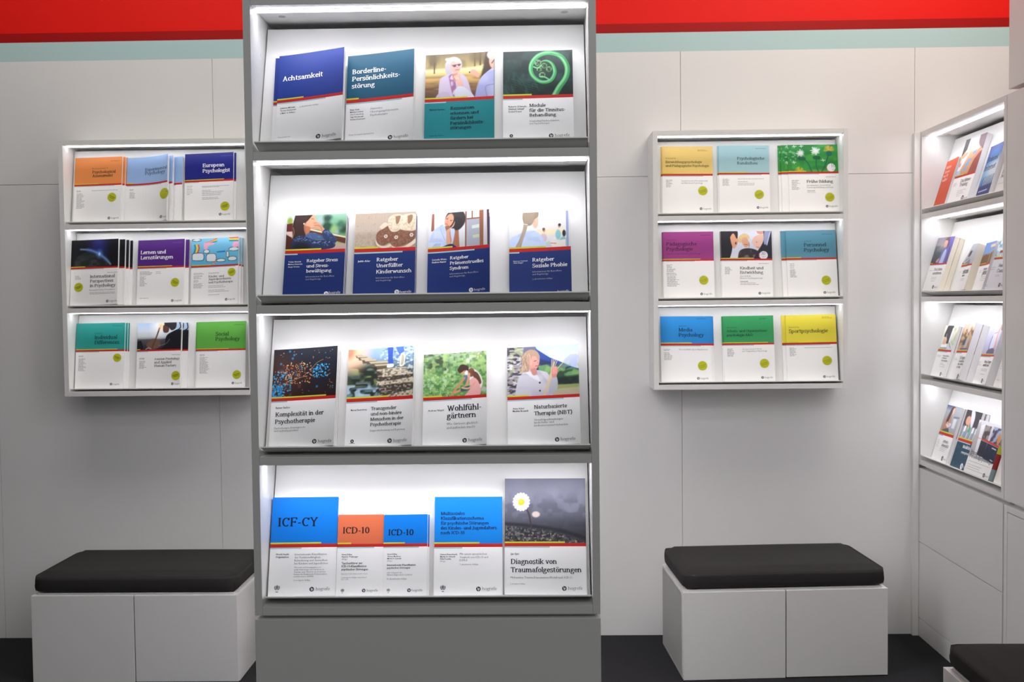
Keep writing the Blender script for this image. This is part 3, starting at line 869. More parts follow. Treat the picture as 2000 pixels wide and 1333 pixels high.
def art_hair(A):
    A.vg([(0, (234, 234, 238)), (.6, (216, 218, 224)), (1, (196, 200, 196))])
    A.po([(.06, 0), (.1, 0), (.1, .5), (.05, .5)], (150, 96, 78), .012)
    A.po([(.61, 0), (1, 0), (1, 1), (.61, 1)], (168, 172, 182), .015)
    A.po([(.64, .0), (.84, 0), (.84, .2), (.64, .2)], (228, 230, 236), .015)
    for p in ([(.62, 0), (.62, 1)], [(.64, .22), (.86, .22)], [(.725, 0), (.725, .22)]):
        A.li(p, .018, (142, 88, 68), .012)
    A.po([(.84, 0), (.91, 0), (.91, 1), (.85, 1)], (150, 96, 70), .015)
    A.po([(.91, 0), (.97, 0), (.97, 1), (.91, 1)], (206, 202, 204), .02)
    A.po([(.965, 0), (1, 0), (1, 1), (.975, 1)], (66, 42, 56), .012)
    A.po([(.72, .42), (.84, .4), (.84, .5), (.72, .51)], (206, 220, 208), .02)
    A.po([(.73, .7), (.84, .68), (.84, .77), (.74, .78)], (196, 206, 176), .02)
    A.po([(.42, .45), (.5, .45), (.52, 1), (.4, 1)], (168, 108, 78), .015)
    A.el(.4, .2, .2, .25, (62, 56, 60), .025)
    A.el(.5, .2, .19, .27, (58, 54, 56), .025)
    A.el(.47, .33, .17, .19, (52, 48, 50), .025)
    A.dots(50, (.22, -.02, .6, .48), .02, .035, [(54, 50, 52), (60, 56, 58)], 3, .55, .02) if False else None
    A.el(.345, .225, .115, .2, (216, 158, 130), .02, 18)
    A.sm([(.26, .4), (.36, .4), (.35, .9), (.27, .6)], (150, 104, 86), .02)
    A.sm([(-.02, 1.02), (.02, .72), (.08, .5), (.16, .38), (.25, .32), (.3, .55), (.34, .9), (.26, 1.0)], (200, 212, 238), .015)
    A.sm([(.37, .46), (.44, .5), (.41, .86), (.36, .92)], (190, 206, 236), .02)
    A.tex((166, 186, 224), 7, 9, 4, .55, .45, .7, A.pom([(-.02, 1.02), (.08, .5), (.25, .32), (.34, .9)]))
    for k in range(5):
        A.li([(.05 + .03 * k, 1), (.13 + .02 * k, .86)], .006, (96, 120, 186), .01, .8)
    A.li([(.24, .34), (.2, .42), (.28, .78)], .01, (160, 180, 222), .012)
    A.sm([(.3, .5), (.39, .4), (.44, .26), (.42, .4), (.36, .5), (.39, .84), (.31, .92)], (214, 162, 132), .012)
    A.li([(.36, .56), (.38, .84)], .012, (168, 112, 84), .02, .7)
    A.sm([(.12, 1.04), (.34, .9), (.42, .92), (.46, 1.04)], (42, 54, 96), .015)
    A.li([(.295, .17), (.33, .15)], .006, (74, 48, 42), .006)
    A.li([(.36, .215), (.4, .225)], .006, (74, 48, 42), .006)
    A.el(.315, .185, .012, .012, (60, 40, 38), .008)
    A.el(.375, .24, .012, .011, (60, 40, 38), .008)
    A.li([(.285, .31), (.32, .335)], .011, (178, 100, 96), .008)
    A.el(.325, .25, .014, .024, (206, 142, 116), .014)


def art_phobia(A):
    A.vg([(0, (232, 232, 234)), (.5, (226, 226, 222)), (1, (216, 222, 224))])
    A.tex((244, 240, 222), 5, 5, 2, .7, .45, .7, A.rg(.4, .4, 1, .8, .1))
    A.po([(.93, 0), (.97, 0), (.97, 1), (.93, 1)], (150, 164, 196), .012)
    A.po([(.97, 0), (1, 0), (1, 1), (.97, 1)], (214, 216, 222), .01)
    A.po([(.45, .5), (.9, .5), (.9, .66), (.45, .64)], (240, 226, 190), .04)
    A.el(.56, .74, .09, .13, (208, 190, 200), .03)
    A.el(.57, .52, .035, .06, (208, 160, 130), .015)
    A.el(.565, .49, .035, .04, (112, 84, 70), .015)
    A.el(.8, .66, .07, .14, (138, 196, 204), .03)
    A.el(.82, .42, .035, .055, (206, 156, 130), .015)
    A.el(.825, .39, .036, .04, (48, 40, 42), .015)
    A.el(.88, .88, .1, .16, (140, 190, 190), .03)
    A.el(.895, .63, .045, .09, (44, 36, 40), .02)
    A.po([(.5, .86), (.92, .8), (.92, 1), (.48, 1)], (234, 226, 222), .03)
    A.li([(.64, .88), (.76, .9)], .012, (226, 130, 100), .015)
    A.po([(.58, .88), (.66, .82), (.7, 1), (.58, 1)], (196, 210, 206), .02)
    A.sm([(-.02, 1.04), (.02, .72), (.16, .6), (.26, .52), (.42, .52), (.52, .66), (.58, .84), (.58, 1.04)], (196, 212, 240), .015)
    A.tex((168, 190, 228), 6, 8, 8, .5, .45, .7, A.pom([(-.02, 1.04), (.16, .6), (.42, .52), (.58, 1.04)]))
    A.el(.43, .25, .08, .2, (226, 186, 164), .02)
    A.sm([(.23, -.04), (.46, -.04), (.48, .12), (.42, .2), (.36, .36), (.26, .34), (.22, .16)], (150, 134, 116), .02)
    A.sm([(.24, .3), (.3, .34), (.27, .56), (.22, .8), (.18, 1.0), (.1, .98), (.16, .78), (.22, .5)], (162, 146, 126), .02)
    for k in range(8):
        A.li([(.25 + .025 * k, 0), (.26 + .016 * k, .3)], .005, (194, 180, 158), .012, .6)
    for k in range(4):
        A.li([(.245 + .012 * k, .36), (.2 + .012 * k, .7), (.12 + .012 * k, .97)], .004, (200, 186, 166), .01, .6)
    A.li([(.23, .315), (.3, .34)], .012, (214, 206, 206), .01)
    A.el(.415, .25, .018, .04, (216, 168, 146), .012)


def art_cosmos(A):
    A.vg([(0, (18, 22, 40)), (.5, (26, 24, 32)), (1, (38, 22, 22))])
    A.el(.2, .6, .35, .4, (64, 36, 32), .3, 0, .8)
    A.el(.05, .3, .2, .3, (70, 40, 30), .2, 0, .5)
    A.el(.8, .3, .4, .4, (14, 20, 34), .3, 0, .7)
    r = random.Random(5)
    for k in range(26):
        x, y = r.uniform(0, .45), r.uniform(.3, 1)
        A.el(x, y, r.uniform(.02, .035), r.uniform(.02, .035), r.choice([(30, 110, 160), (120, 60, 40), (40, 130, 180)]), .03, 0, .5)
    for x, y in ((.25, .05), (.32, .13), (.3, .2), (.12, .3), (.7, .42), (.76, .5), (.7, .8)):
        A.el(x, y, .024, .024, (40, 140, 190), .02, 0, .7)
    A.dots(150, (0, .45, .3, 1), .006, .015, [(60, 180, 230), (90, 200, 240), (40, 140, 210), (240, 130, 60)], 7, .9)
    A.dots(90, (.0, .75, .16, 1), .01, .02, [(60, 180, 230), (30, 120, 200)], 8, .8)
    A.dots(130, (.2, .3, .6, .72), .005, .011, [(255, 200, 120), (250, 160, 80), (240, 220, 150), (230, 90, 60)], 9)
    A.dots(60, (.62, .35, .86, .62), .006, .016, [(70, 190, 240), (50, 150, 220)], 10)
    A.dots(60, (.1, .05, .95, .95), .005, .009, [(255, 210, 130), (240, 120, 60), (90, 190, 230)], 11)
    for p in ([(.6, .45), (.68, .32), (.78, .26)], [(.3, .66), (.42, .6), (.55, .58)], [(.84, .6), (.9, .55)]):
        A.li(p, .004, (210, 170, 110), .008, .8)


def art_steps(A):
    A.vg([(0, (150, 176, 204)), (.2, (130, 160, 188)), (.4, (104, 120, 110)), (.7, (48, 60, 50)), (1, (120, 160, 186))])
    A.tex((222, 234, 246), 30, 34, 3, .7, .5, .75, A.rg(.5, -.1, 1.1, .6, .1))
    A.tex((60, 96, 150), 24, 40, 13, .6, .5, .75, A.rg(.55, -.1, 1.1, .6, .1))
    A.tex((150, 160, 80), 6, 10, 4, .7, .5, .75, A.rg(-.1, .3, .5, .75, .1))
    A.tex((24, 32, 26), 9, 14, 5, .9, .42, .6, A.rg(.05, .35, .55, 1.0, .12))
    A.tex((190, 216, 236), 12, 16, 6, .8, .5, .7, A.rg(-.1, .7, .5, 1.1, .12))
    A.tex((120, 140, 60), 7, 9, 15, .6, .55, .75, A.rg(.1, .8, .45, 1.1, .08))
    A.el(-.02, .08, .4, .35, (255, 196, 160), .3, 0, .95)
    A.el(.0, .05, .14, .14, (252, 120, 90), .12, 0, .8)
    for x0, y0, x1, h in ((.08, .1, .2, .08), (.12, .13, .27, .1), (.18, .18, .35, .12), (.24, .22, .42, .1), (.32, .27, .6, .11), (.4, .33, .62, .1)):
        A.po([(x0, y0), (x1, y0), (x1 + .02, y0 + h * .4), (x0 + .03, y0 + h * .4)], (186, 172, 146), .015)
        A.po([(x0 + .03, y0 + h * .4), (x1 + .02, y0 + h * .4), (x1, y0 + h), (x0 + .05, y0 + h)], (92, 78, 60), .02)
    for q in ([(.44, .44), (.86, .42), (.9, .47), (.5, .52)], [(.5, .52), (.88, .49), (.98, .57), (.54, .6)], [(.46, .68), (1.02, .62), (1.02, .74), (.5, .76)], [(.62, .96), (1.02, .86), (1.02, 1.02), (.64, 1.02)]):
        A.sm(q, (196, 184, 160), .015)
    for q in ([(.44, .46), (.52, .53), (.52, .68), (.46, .64)], [(.54, .6), (.98, .57), (.96, .63), (.56, .68)], [(.48, .76), (1.02, .74), (1.02, .86), (.64, .95), (.6, 1), (.5, .94)]):
        A.sm(q, (70, 62, 52), .02)
    A.tex((60, 52, 44), 40, 44, 8, .6, .5, .75, A.rg(.44, .44, 1.1, 1.1, .03))
    A.tex((226, 216, 196), 36, 40, 18, .5, .55, .8, A.rg(.44, .44, 1.1, 1.1, .03))
    A.sm([(.6, -.05), (.68, -.05), (.68, .2), (.69, .34), (.62, .34), (.61, .2)], (52, 84, 168), .012)
    A.sm([(.71, -.05), (.82, -.05), (.85, .1), (.82, .16), (.77, .14)], (72, 108, 190), .012)
    A.sm([(.6, .34), (.69, .34), (.69, .4), (.6, .41)], (226, 232, 240), .012)
    A.sm([(.8, .15), (.85, .12), (.87, .24), (.85, .38), (.79, .4), (.79, .28)], (222, 218, 206), .012)
    A.sm([(.815, .18), (.845, .16), (.855, .26), (.84, .36), (.805, .37), (.81, .28)], (176, 168, 146), .01)


def art_garden(A):
    A.vg([(0, (150, 170, 140)), (.3, (130, 168, 110)), (.6, (120, 164, 96)), (1, (96, 150, 70))])
    A.tex((60, 70, 52), 8, 8, 1, .9, .4, .65, A.rg(-.1, -.1, .4, .45, .1))
    A.tex((226, 232, 226), 7, 6, 2, .7, .5, .7, A.rg(.2, -.1, .8, .3, .1))
    A.tex((196, 220, 190), 26, 24, 3, .7, .5, .75, A.rg(-.1, .3, .5, 1.1, .1))
    A.tex((58, 104, 54), 20, 18, 4, .6, .5, .7)
    A.tex((170, 200, 120), 18, 20, 5, .6, .5, .75)
    r = random.Random(3)
    for k in range(70):
        x, y = r.uniform(.35, .95), r.uniform(.05, .45)
        A.li([(x, y + .12), (x + r.uniform(-.03, .03), y)], .004, r.choice([(150, 190, 130), (110, 150, 96), (176, 206, 150)]), .01, .7)
    for k in range(60):
        x, y = r.uniform(0, .5), r.uniform(.45, 1.0)
        A.li([(x, y + .06), (x + r.uniform(-.04, .04), y)], .008, r.choice([(150, 196, 140), (180, 214, 176), (96, 146, 84)]), .012, .7)
    A.dots(10, (.8, 0, .98, .14), .008, .016, [(236, 170, 140), (240, 190, 160)], 2, .7)
    A.sm([(.64, .42), (.76, .38), (.88, .5), (.94, .7), (.9, .86), (.78, .7), (.68, .58)], (224, 224, 222), .015)
    A.sm([(.64, .54), (.7, .54), (.7, .66), (.64, .66)], (92, 116, 140), .02)
    A.el(.62, .38, .085, .1, (70, 48, 42), .02)
    A.el(.625, .44, .05, .07, (206, 146, 116), .015)
    A.sm([(.54, .4), (.6, .3), (.7, .32), (.72, .44), (.66, .42), (.58, .48)], (66, 46, 40), .02)
    A.li([(.65, .6), (.56, .76), (.45, .96)], .026, (196, 140, 104), .015)
    A.li([(.72, .6), (.66, .82), (.5, .92)], .026, (206, 152, 118), .015)
    A.el(.76, .48, .075, .1, (120, 78, 58), .02)
    A.sm([(.76, .44), (.86, .5), (.92, .72), (.86, .76), (.8, .6)], (104, 66, 50), .02)
    A.el(.725, .53, .03, .05, (214, 158, 130), .015)
    A.sm([(.73, .68), (.8, .6), (.88, .72), (.9, 1.0), (.66, 1.02), (.74, .86)], (232, 168, 166), .015)
    A.sm([(.6, .82), (.74, .78), (.72, .88), (.6, .9)], (62, 84, 108), .02)
    A.li([(.82, .72), (.72, .84), (.62, .82)], .02, (220, 166, 138), .015)
    A.el(.96, .88, .06, .05, (180, 188, 180), .03)


def art_nature(A):
    A.vg([(0, (170, 190, 236)), (.35, (206, 216, 244)), (.5, (206, 214, 236)), (.8, (178, 172, 140)), (1, (190, 178, 150))])
    A.sm([(.8, .3), (.92, .18), (1.05, .3), (1.05, .55), (.75, .52)], (176, 186, 220), .02)
    A.tex((220, 214, 222), 14, 12, 2, .6, .5, .7, A.rg(.8, .15, 1.1, .5, .05))
    A.po([(.38, -.02), (.42, .06), (.6, .24), (.75, .34), (.92, .46), (1.0, .5), (1, .6), (.38, .6)], (44, 70, 140), .015)
    A.po([(.36, .22), (.6, .32), (1.0, .52), (1, .6), (.4, .6)], (38, 52, 92), .04)
    A.vgm = None
    A.po([(.44, .4), (.55, .38), (.62, .44), (.7, .42), (.8, .5), (.9, .46), (1, .52), (1, .8), (.44, .8)], (98, 146, 92), .03)
    A.tex((40, 66, 46), 16, 10, 3, .9, .4, .6, A.rg(.6, .5, 1.1, .8, .06))
    A.tex((150, 190, 120), 14, 10, 5, .5, .5, .7, A.rg(.44, .38, 1.1, .64, .05))
    A.po([(.64, .66), (1, .62), (1, .8), (.64, .8)], (30, 42, 40), .05, .9)
    A.po([(.64, .8), (1, .8), (1, .86), (.64, .88)], (150, 160, 100), .02)
    A.po([(-.02, -.02), (.26, -.02), (.22, .5), (.14, 1.02), (-.02, 1.02)], (150, 144, 150), .02)
    A.tex((56, 52, 62), 18, 30, 4, .9, .42, .6, A.rg(-.1, -.1, .22, 1.1, .04))
    A.tex((176, 190, 140), 16, 24, 6, .7, .5, .7, A.rg(.02, -.1, .25, .7, .04))
    A.tex((222, 216, 226), 20, 34, 7, .7, .55, .7, A.rg(-.1, .2, .2, 1.1, .04))
    A.po([(.24, -.02), (.4, -.02), (.42, .2), (.2, .3)], (96, 98, 124), .03)
    A.sm([(.1, 1.04), (.14, .7), (.2, .56), (.32, .48), (.48, .5), (.58, .58), (.6, .8), (.6, 1.04)], (196, 194, 204), .015)
    A.tex((160, 160, 176), 5, 6, 9, .6, .45, .7, A.pom([(.12, 1.02), (.2, .56), (.46, .5), (.6, .8), (.6, 1.02)]))
    A.sm([(.28, .5), (.4, .56), (.46, .7), (.4, .68), (.26, .53)], (216, 214, 222), .012)
    A.sm([(.58, .86), (.6, .62), (.66, .58), (.7, .68), (.7, .86), (.64, .98), (.58, .96)], (174, 174, 184), .015)
    A.el(.37, .3, .12, .2, (204, 148, 136), .02, 8)
    A.sm([(.32, .46), (.4, .44), (.42, .56), (.36, .58)], (186, 128, 116), .015)
    A.sm([(.2, .4), (.22, .16), (.32, .06), (.42, .1), (.46, .22), (.43, .28), (.4, .2), (.32, .22), (.31, .36), (.3, .5), (.18, .5)], (166, 138, 116), .02)
    r = random.Random(8)
    for k in range(26):
        x, y = r.uniform(.2, .36), r.uniform(.1, .46)
        A.li([(x, y), (x + r.uniform(-.03, .02), y + .07)], .006, r.choice([(212, 190, 168), (128, 102, 84), (196, 172, 150)]), .01, .7)
    A.li([(.38, .3), (.41, .29)], .007, (90, 60, 60), .008)
    A.li([(.4, .4), (.44, .395)], .009, (168, 84, 88), .008)
    A.el(.43, .33, .012, .02, (188, 124, 112), .01)
    for k, (x, y) in enumerate(((.67, .16), (.71, .14), (.63, .28), (.7, .32), (.82, .3), (.66, .34))):
        A.li([(.51, 1.02), (.6, .66), (x, y)], .007, (216, 196, 160), .01, .9)
    A.li([(.5, 1.04), (.57, .78), (.61, .6)], .03, (206, 184, 150), .02, .8)
    A.sm([(.63, .44), (.69, .43), (.71, .52), (.68, .64), (.63, .64), (.62, .54)], (206, 132, 124), .012)
    for k in range(4):
        A.li([(.64, .46 + .035 * k), (.69, .45 + .035 * k)], .007, (228, 164, 152), .008)
    for y in (.74, .9):
        A.el(.455, y, .018, .018, (44, 32, 40), .01)


def art_daisy(A):
    A.vg([(0, (122, 124, 142)), (.3, (118, 120, 136)), (.55, (96, 98, 112)), (.72, (66, 68, 78)), (.8, (58, 60, 68)), (1, (62, 62, 68))])
    A.tex((140, 142, 160), 5, 4, 1, .5, .4, .8, A.rg(-.1, -.1, 1.1, .6, .2))
    A.tex((78, 80, 92), 16, 14, 4, .5, .45, .7, A.rg(-.1, .3, 1.1, .8, .2))
    A.po([(0, .72), (.3, .76), (.55, .8), (.75, .86), (1, .96), (1, .9), (.75, .8), (.5, .74), (.2, .7), (0, .68)], (40, 42, 50), .04)
    g = A.pom([(0, .74), (.3, .77), (.55, .82), (.8, .9), (1, 1), (0, 1.02)], .05)
    A.tex((112, 110, 112), 44, 40, 6, .9, .5, .8, g)
    A.tex((34, 36, 42), 44, 40, 7, .8, .5, .7, g)
    A.tex((176, 166, 130), 60, 50, 8, .8, .72, .85, g)
    A.el(.385, .56, .062, .046, (206, 190, 184), .02)
    A.li([(.25, .44), (.3, .56), (.33, .78)], .012, (66, 52, 60), .012)
    for k in range(17):
        t = k * 2 * math.pi / 17 + .2
        A.li([(.205 + .03 * math.cos(t), .365 + .045 * math.sin(t)), (.205 + .092 * math.cos(t), .365 + .125 * math.sin(t))], .013, (236, 232, 248) if k % 2 else (222, 216, 238), .01, 1, .021)
    A.el(.205, .37, .052, .05, (232, 188, 40), .012)
    A.el(.2, .36, .025, .022, (246, 212, 80), .03, 0, .8)


def art_earth(A):
    A.vg([(0, (14, 16, 24)), (1, (16, 16, 20))])
    A.el(.58, .3, .3, .5, (40, 44, 120), .35, 0, .8)
    A.el(.45, 1.1, .75, .66, (34, 36, 40), .03, 20)
    A.tex((70, 64, 70), 12, 10, 3, .7, .45, .7, A.elm(.42, 1.08, .68, .6, .1, 20))
    A.tex((30, 46, 32), 8, 8, 5, .6, .5, .7, A.elm(.42, 1.08, .68, .6, .1, 20))
    A.li([(.2, .34), (.4, .38), (.58, .52), (.72, .7), (.84, .92)], .03, (150, 170, 200), .05, .8)
    A.li([(.35, .36), (.58, .52), (.78, .8)], .07, (70, 110, 190), .09, .45)
    A.el(.6, .53, .1, .13, (90, 150, 220), .14, 0, .7)
    A.el(.6, .53, .03, .05, (210, 236, 255), .05)
    A.el(.02, .5, .1, .6, (10, 12, 18), .1)


def art_cloud(A):
    A.vg([(0, (130, 196, 226)), (1, (84, 176, 212))])
    RB_ = [(220, 60, 50), (240, 140, 40), (244, 220, 70), (70, 170, 90), (40, 110, 190)]
    for k in range(5):
        A.li([(.15 - .022 * k, .22), (.165 - .022 * k, .36), (.13 - .02 * k, .54)], .018, RB_[k], .01)
        A.li([(.3, .16 + .012 * k), (.42, .1 + .016 * k), (.54, .02 + .028 * k)], .012, RB_[k], .01)
        A.po([(.8, .0 + .03 * k), (1, .02 + .03 * k), (1, .05 + .03 * k), (.8, .03 + .03 * k)], RB_[k], .01)
    for q in ((.02, .52, .26, .8), (.32, .56, .52, .86), (.74, .5, .8, .72), (.78, .7, .96, .86), (.26, .4, .38, .54), (.8, .36, 1, .5), (.02, -.02, .2, .08), (.54, .76, .72, .88)):
        x0, y0, x1, y1 = q
        A.sm([(x0, y1), (x0, y0 + .04), ((x0 + x1) / 2, y0), (x1, y0 + .04), (x1, y1), ((x0 + x1) / 2, y1 + .02)], (56, 74, 80), .012)
        A.sm([(x0 + .01, y1 - .02), (x0 + .012, y0 + .055), ((x0 + x1) / 2, y0 + .02), (x1 - .01, y0 + .055), (x1 - .01, y1 - .02), ((x0 + x1) / 2, y1)], (228, 234, 236), .01)
    A.po([(.26, .16), (.46, .16), (.5, .22), (.36, .28), (.33, .42), (.28, .42), (.26, .34)], (240, 170, 200), .015)
    A.po([(.9, .18), (1, .16), (1, .36), (.9, .4), (.86, .3)], (240, 170, 200), .015)
    A.li([(.46, .98), (.5, .9), (.53, .84)], .02, (232, 140, 60), .01)
    A.po([(.54, .5), (.72, .48), (.72, .54), (.54, .54)], (40, 110, 190), .015)


def art_pilot(A):
    A.vg([(0, (176, 206, 240)), (.3, (220, 230, 242)), (.5, (214, 218, 216)), (.58, (160, 174, 180)), (.62, (90, 84, 90)), (1, (40, 38, 48))])
    A.el(.5, .15, .3, .35, (250, 250, 250), .3, 0, .9)
    A.sm([(0, .7), (.08, .66), (.12, .8), (.13, 1.04), (-.02, 1.04)], (24, 24, 32), .02)
    A.sm([(.2, .8), (.34, .6), (.5, .66), (.52, .9), (.3, 1)], (112, 86, 70), .05)
    A.li([(.5, .2), (.44, .5), (.33, 1.0)], .026, (92, 62, 48), .02)
    A.el(.55, .1, .1, .12, (255, 226, 180), .12)
    A.li([(.53, .1), (.5, .28)], .016, (252, 190, 110), .03)
    A.sm([(.58, .12), (.66, .04), (.72, .2), (.7, .36), (.62, .38), (.58, .3)], (96, 60, 48), .015)
    A.sm([(.6, -.05), (.86, -.05), (.88, .2), (.78, .3), (.7, .16), (.62, .1)], (46, 42, 52), .015)
    A.sm([(.64, .62), (.68, .46), (.8, .34), (.92, .26), (1.02, .3), (1.02, 1.05), (.5, 1.05), (.62, .86)], (24, 24, 32), .015)
    A.po([(.9, -.02), (1.02, -.02), (1.02, .28), (.88, .26)], (170, 194, 222), .03)
    A.li([(.96, .0), (.98, .2), (.9, .3)], .02, (30, 30, 38), .015)
    A.li([(.5, .86), (.66, .78), (.74, .62)], .008, (150, 146, 150), .01, .8)
    A.li([(.2, .98), (.26, .93), (.32, .97)], .012, (190, 184, 182), .012)


def art_dandelion(A):
    A.vg([(0, (48, 146, 66)), (.5, (40, 140, 60)), (1, (52, 150, 60))])
    A.tex((96, 176, 70), 6, 6, 3, .5, .45, .7)
    A.tex((28, 110, 50), 7, 7, 4, .5, .5, .7)
    A.tex((190, 226, 190), 20, 18, 5, .5, .66, .8, A.rg(-.1, .1, .16, .7, .05))
    for p in ([(.3, .48), (.4, .7), (.47, 1.02)], [(.57, .48), (.56, .75), (.6, 1.02)], [(.81, .36), (.74, .75), (.66, 1.02)]):
        A.li(p, .024, (30, 104, 74), .015)
    r = random.Random(2)
    for cx, cy, R_ in ((.25, .32, .16), (.55, .23, .19)):
        for k in range(70):
            t = r.uniform(0, 6.28)
            q = R_ * r.uniform(.5, 1)
            A.li([(cx, cy), (cx + q * math.cos(t) / A.asp, cy + q * math.sin(t))], .006, (228, 236, 228), .01, .8)
        A.el(cx, cy, R_ * .45, R_ * .45, (232, 238, 230), .1, 0, .8)
    for cx, cy in ((.27, .48), (.57, .45)):
        A.sm([(cx - .08, cy), (cx, cy - .04), (cx + .08, cy), (cx + .06, cy + .1), (cx - .05, cy + .09)], (28, 96, 66), .03)
    for k in range(30):
        t = math.pi + r.uniform(0, math.pi)
        A.li([(.82, .24), (.82 + .1 * math.cos(t), .24 + .2 * math.sin(t))], .01, r.choice([(212, 170, 50), (190, 160, 60)]), .012, .8)
        A.li([(.22, 1.0), (.22 + .09 * math.cos(t), 1.0 + .18 * math.sin(t))], .01, (190, 176, 50), .012, .7)
    A.el(.82, .33, .1, .1, (26, 104, 84), .03)
    for x, y in ((.12, .65), (.7, .58), (.13, .06), (.27, .05)):
        for k in range(4):
            A.li([(x, y), (x + .04 * math.cos(k * 1.5), y + .05 * math.sin(k * 1.5))], .009, (230, 238, 232), .01)
    A.el(.855, .85, .15, .15, (236, 236, 236), .012)
    A.li([(.765, .9), (.765, .82)], .012, (214, 60, 50), .01)


def art_children(A):
    A.vg([(0, (226, 230, 242)), (1, (214, 218, 230))])
    A.sm([(-.02, -.02), (.26, -.02), (.2, .3), (.22, .6), (.14, 1.05), (-.02, 1.05)], (38, 38, 44), .015)
    A.sm([(.18, .22), (.24, .08), (.33, .2), (.33, .42), (.25, .64), (.2, .44)], (226, 164, 130), .015)
    A.sm([(.18, -.02), (.32, -.02), (.33, .22), (.3, .26), (.26, .1)], (52, 40, 38), .015)
    A.el(.29, .44, .03, .05, (120, 50, 50), .012)
    A.el(.47, .36, .12, .24, (222, 168, 136), .02, -12)
    A.sm([(.34, .4), (.36, .18), (.46, .08), (.55, .16), (.56, .3), (.5, .22), (.42, .26), (.4, .42)], (222, 196, 140), .02)
    A.li([(.46, .48), (.52, .5)], .012, (170, 96, 84), .01)
    A.sm([(.32, 1.05), (.36, .72), (.52, .62), (.72, .72), (.8, 1.05)], (58, 50, 52), .015)
    A.tex((150, 140, 142), 12, 10, 4, .6, .5, .7, A.pom([(.36, .74), (.52, .64), (.7, .74), (.76, 1), (.36, 1)]))
    A.el(.55, .5, .02, .1, (200, 140, 110), .02)
    A.sm([(.6, .4), (.66, .2), (.8, .12), (.88, .2), (.84, .5), (.74, .66), (.66, .56)], (238, 196, 174), .015)
    A.sm([(.7, .0), (.86, -.02), (.84, .1), (.74, .1)], (226, 166, 140), .015)
    A.el(.7, .4, .012, .025, (70, 50, 46), .008)
    A.li([(.7, .58), (.75, .6)], .012, (196, 110, 100), .01)
    A.sm([(.84, -.02), (1.02, -.02), (1.02, 1.05), (.66, 1.05), (.7, .78), (.8, .5), (.84, .3)], (44, 46, 56), .015)
    A.sm([(.86, .0), (.96, -.02), (.92, .36), (.86, .5), (.84, .3)], (150, 160, 196), .02)
    A.li([(.98, .0), (.9, .5)], .02, (200, 206, 222), .015)
    A.el(.83, .88, .15, .15, (236, 236, 238), .012)
    A.li([(.745, .92), (.745, .82)], .012, (214, 60, 50), .01)


def art_memo(A):
    A.vg([(0, (200, 202, 206)), (.35, (214, 210, 206)), (.42, (216, 176, 130)), (1, (196, 150, 104))])
    A.po([(0, -.02), (.22, -.02), (.2, .3), (0, .48)], (58, 54, 60), .02)
    A.sm([(.7, -.02), (1.02, -.02), (1.02, .4), (.8, .3), (.7, .16)], (110, 84, 92), .03)
    A.sm([(.6, 1.02), (.74, .62), (.96, .46), (1.02, .6), (1.02, 1.02)], (150, 72, 60), .04)
    A.po([(.08, .54), (.4, .4), (.36, .5), (.16, .86), (.0, .9)], (226, 226, 236), .015)
    A.po([(0, .86), (.2, .86), (.24, 1.02), (0, 1.02)], (170, 190, 214), .03)
    for x, y in ((.42, .6), (.36, .7), (.3, .82), (.58, .42)):
        A.po([(x, y), (x + .16, y - .03), (x + .14, y + .06), (x - .02, y + .08)], (120, 160, 216), .012)
    A.sm([(.56, .62), (.7, .5), (.86, .34), (.92, .42), (.8, .58), (.62, .68)], (206, 150, 124), .02)
    A.sm([(.12, .48), (.22, .38), (.26, .44), (.16, .54)], (216, 164, 140), .015)
    A.el(.08, .7, .05, .06, (196, 140, 116), .02)


def art_internet(A):
    A.vg([(0, (56, 62, 150)), (.3, (60, 80, 170)), (.5, (120, 176, 220)), (.62, (90, 160, 214)), (.78, (60, 120, 190)), (.82, (34, 48, 110)), (1, (40, 48, 130))])
    A.el(.5, .3, .35, .3, (70, 140, 210), .25, 0, .8)
    A.el(.85, .5, .45, .2, (226, 238, 248), .2, 0, .9)
    for k in range(7):
        A.li([(.2 + .12 * k, .8), (.22 + .12 * k, .63)], .012, (18, 22, 40), .01)
        A.li([(.26 + .12 * k, .78), (.28 + .12 * k, .64)], .01, (226, 240, 250), .01)
    A.li([(.1, .9), (.75, .9)], .012, (190, 200, 230), .012)


def art_hiker(A):
    A.vg([(0, (120, 116, 140)), (.3, (160, 150, 150)), (.5, (110, 112, 116)), (1, (60, 66, 72))])
    A.tex((70, 78, 84), 4, 6, 3, .7, .4, .7, A.rg(-.1, .3, .5, 1.1, .1))
    A.po([(.6, -.02), (1, -.02), (1, .5), (.7, .3)], (104, 92, 170), .1)
    A.sm([(.4, 1.04), (.48, .6), (.62, .42), (.84, .36), (1.02, .5), (1.02, 1.04)], (112, 104, 170), .03)
    A.sm([(.5, 1.04), (.58, .6), (.68, .46), (.76, .6), (.72, 1.04)], (178, 190, 226), .03)
    A.el(.58, .24, .13, .16, (204, 156, 140), .02)
    A.sm([(.46, .1), (.6, .02), (.74, .06), (.78, .4), (.7, .34), (.68, .16)], (96, 70, 64), .03)
    A.li([(.88, .4), (.9, 1)], .03, (64, 58, 104), .02)
    A.sm([(.3, .9), (.42, .8), (.46, .9), (.34, .98)], (206, 150, 140), .03)


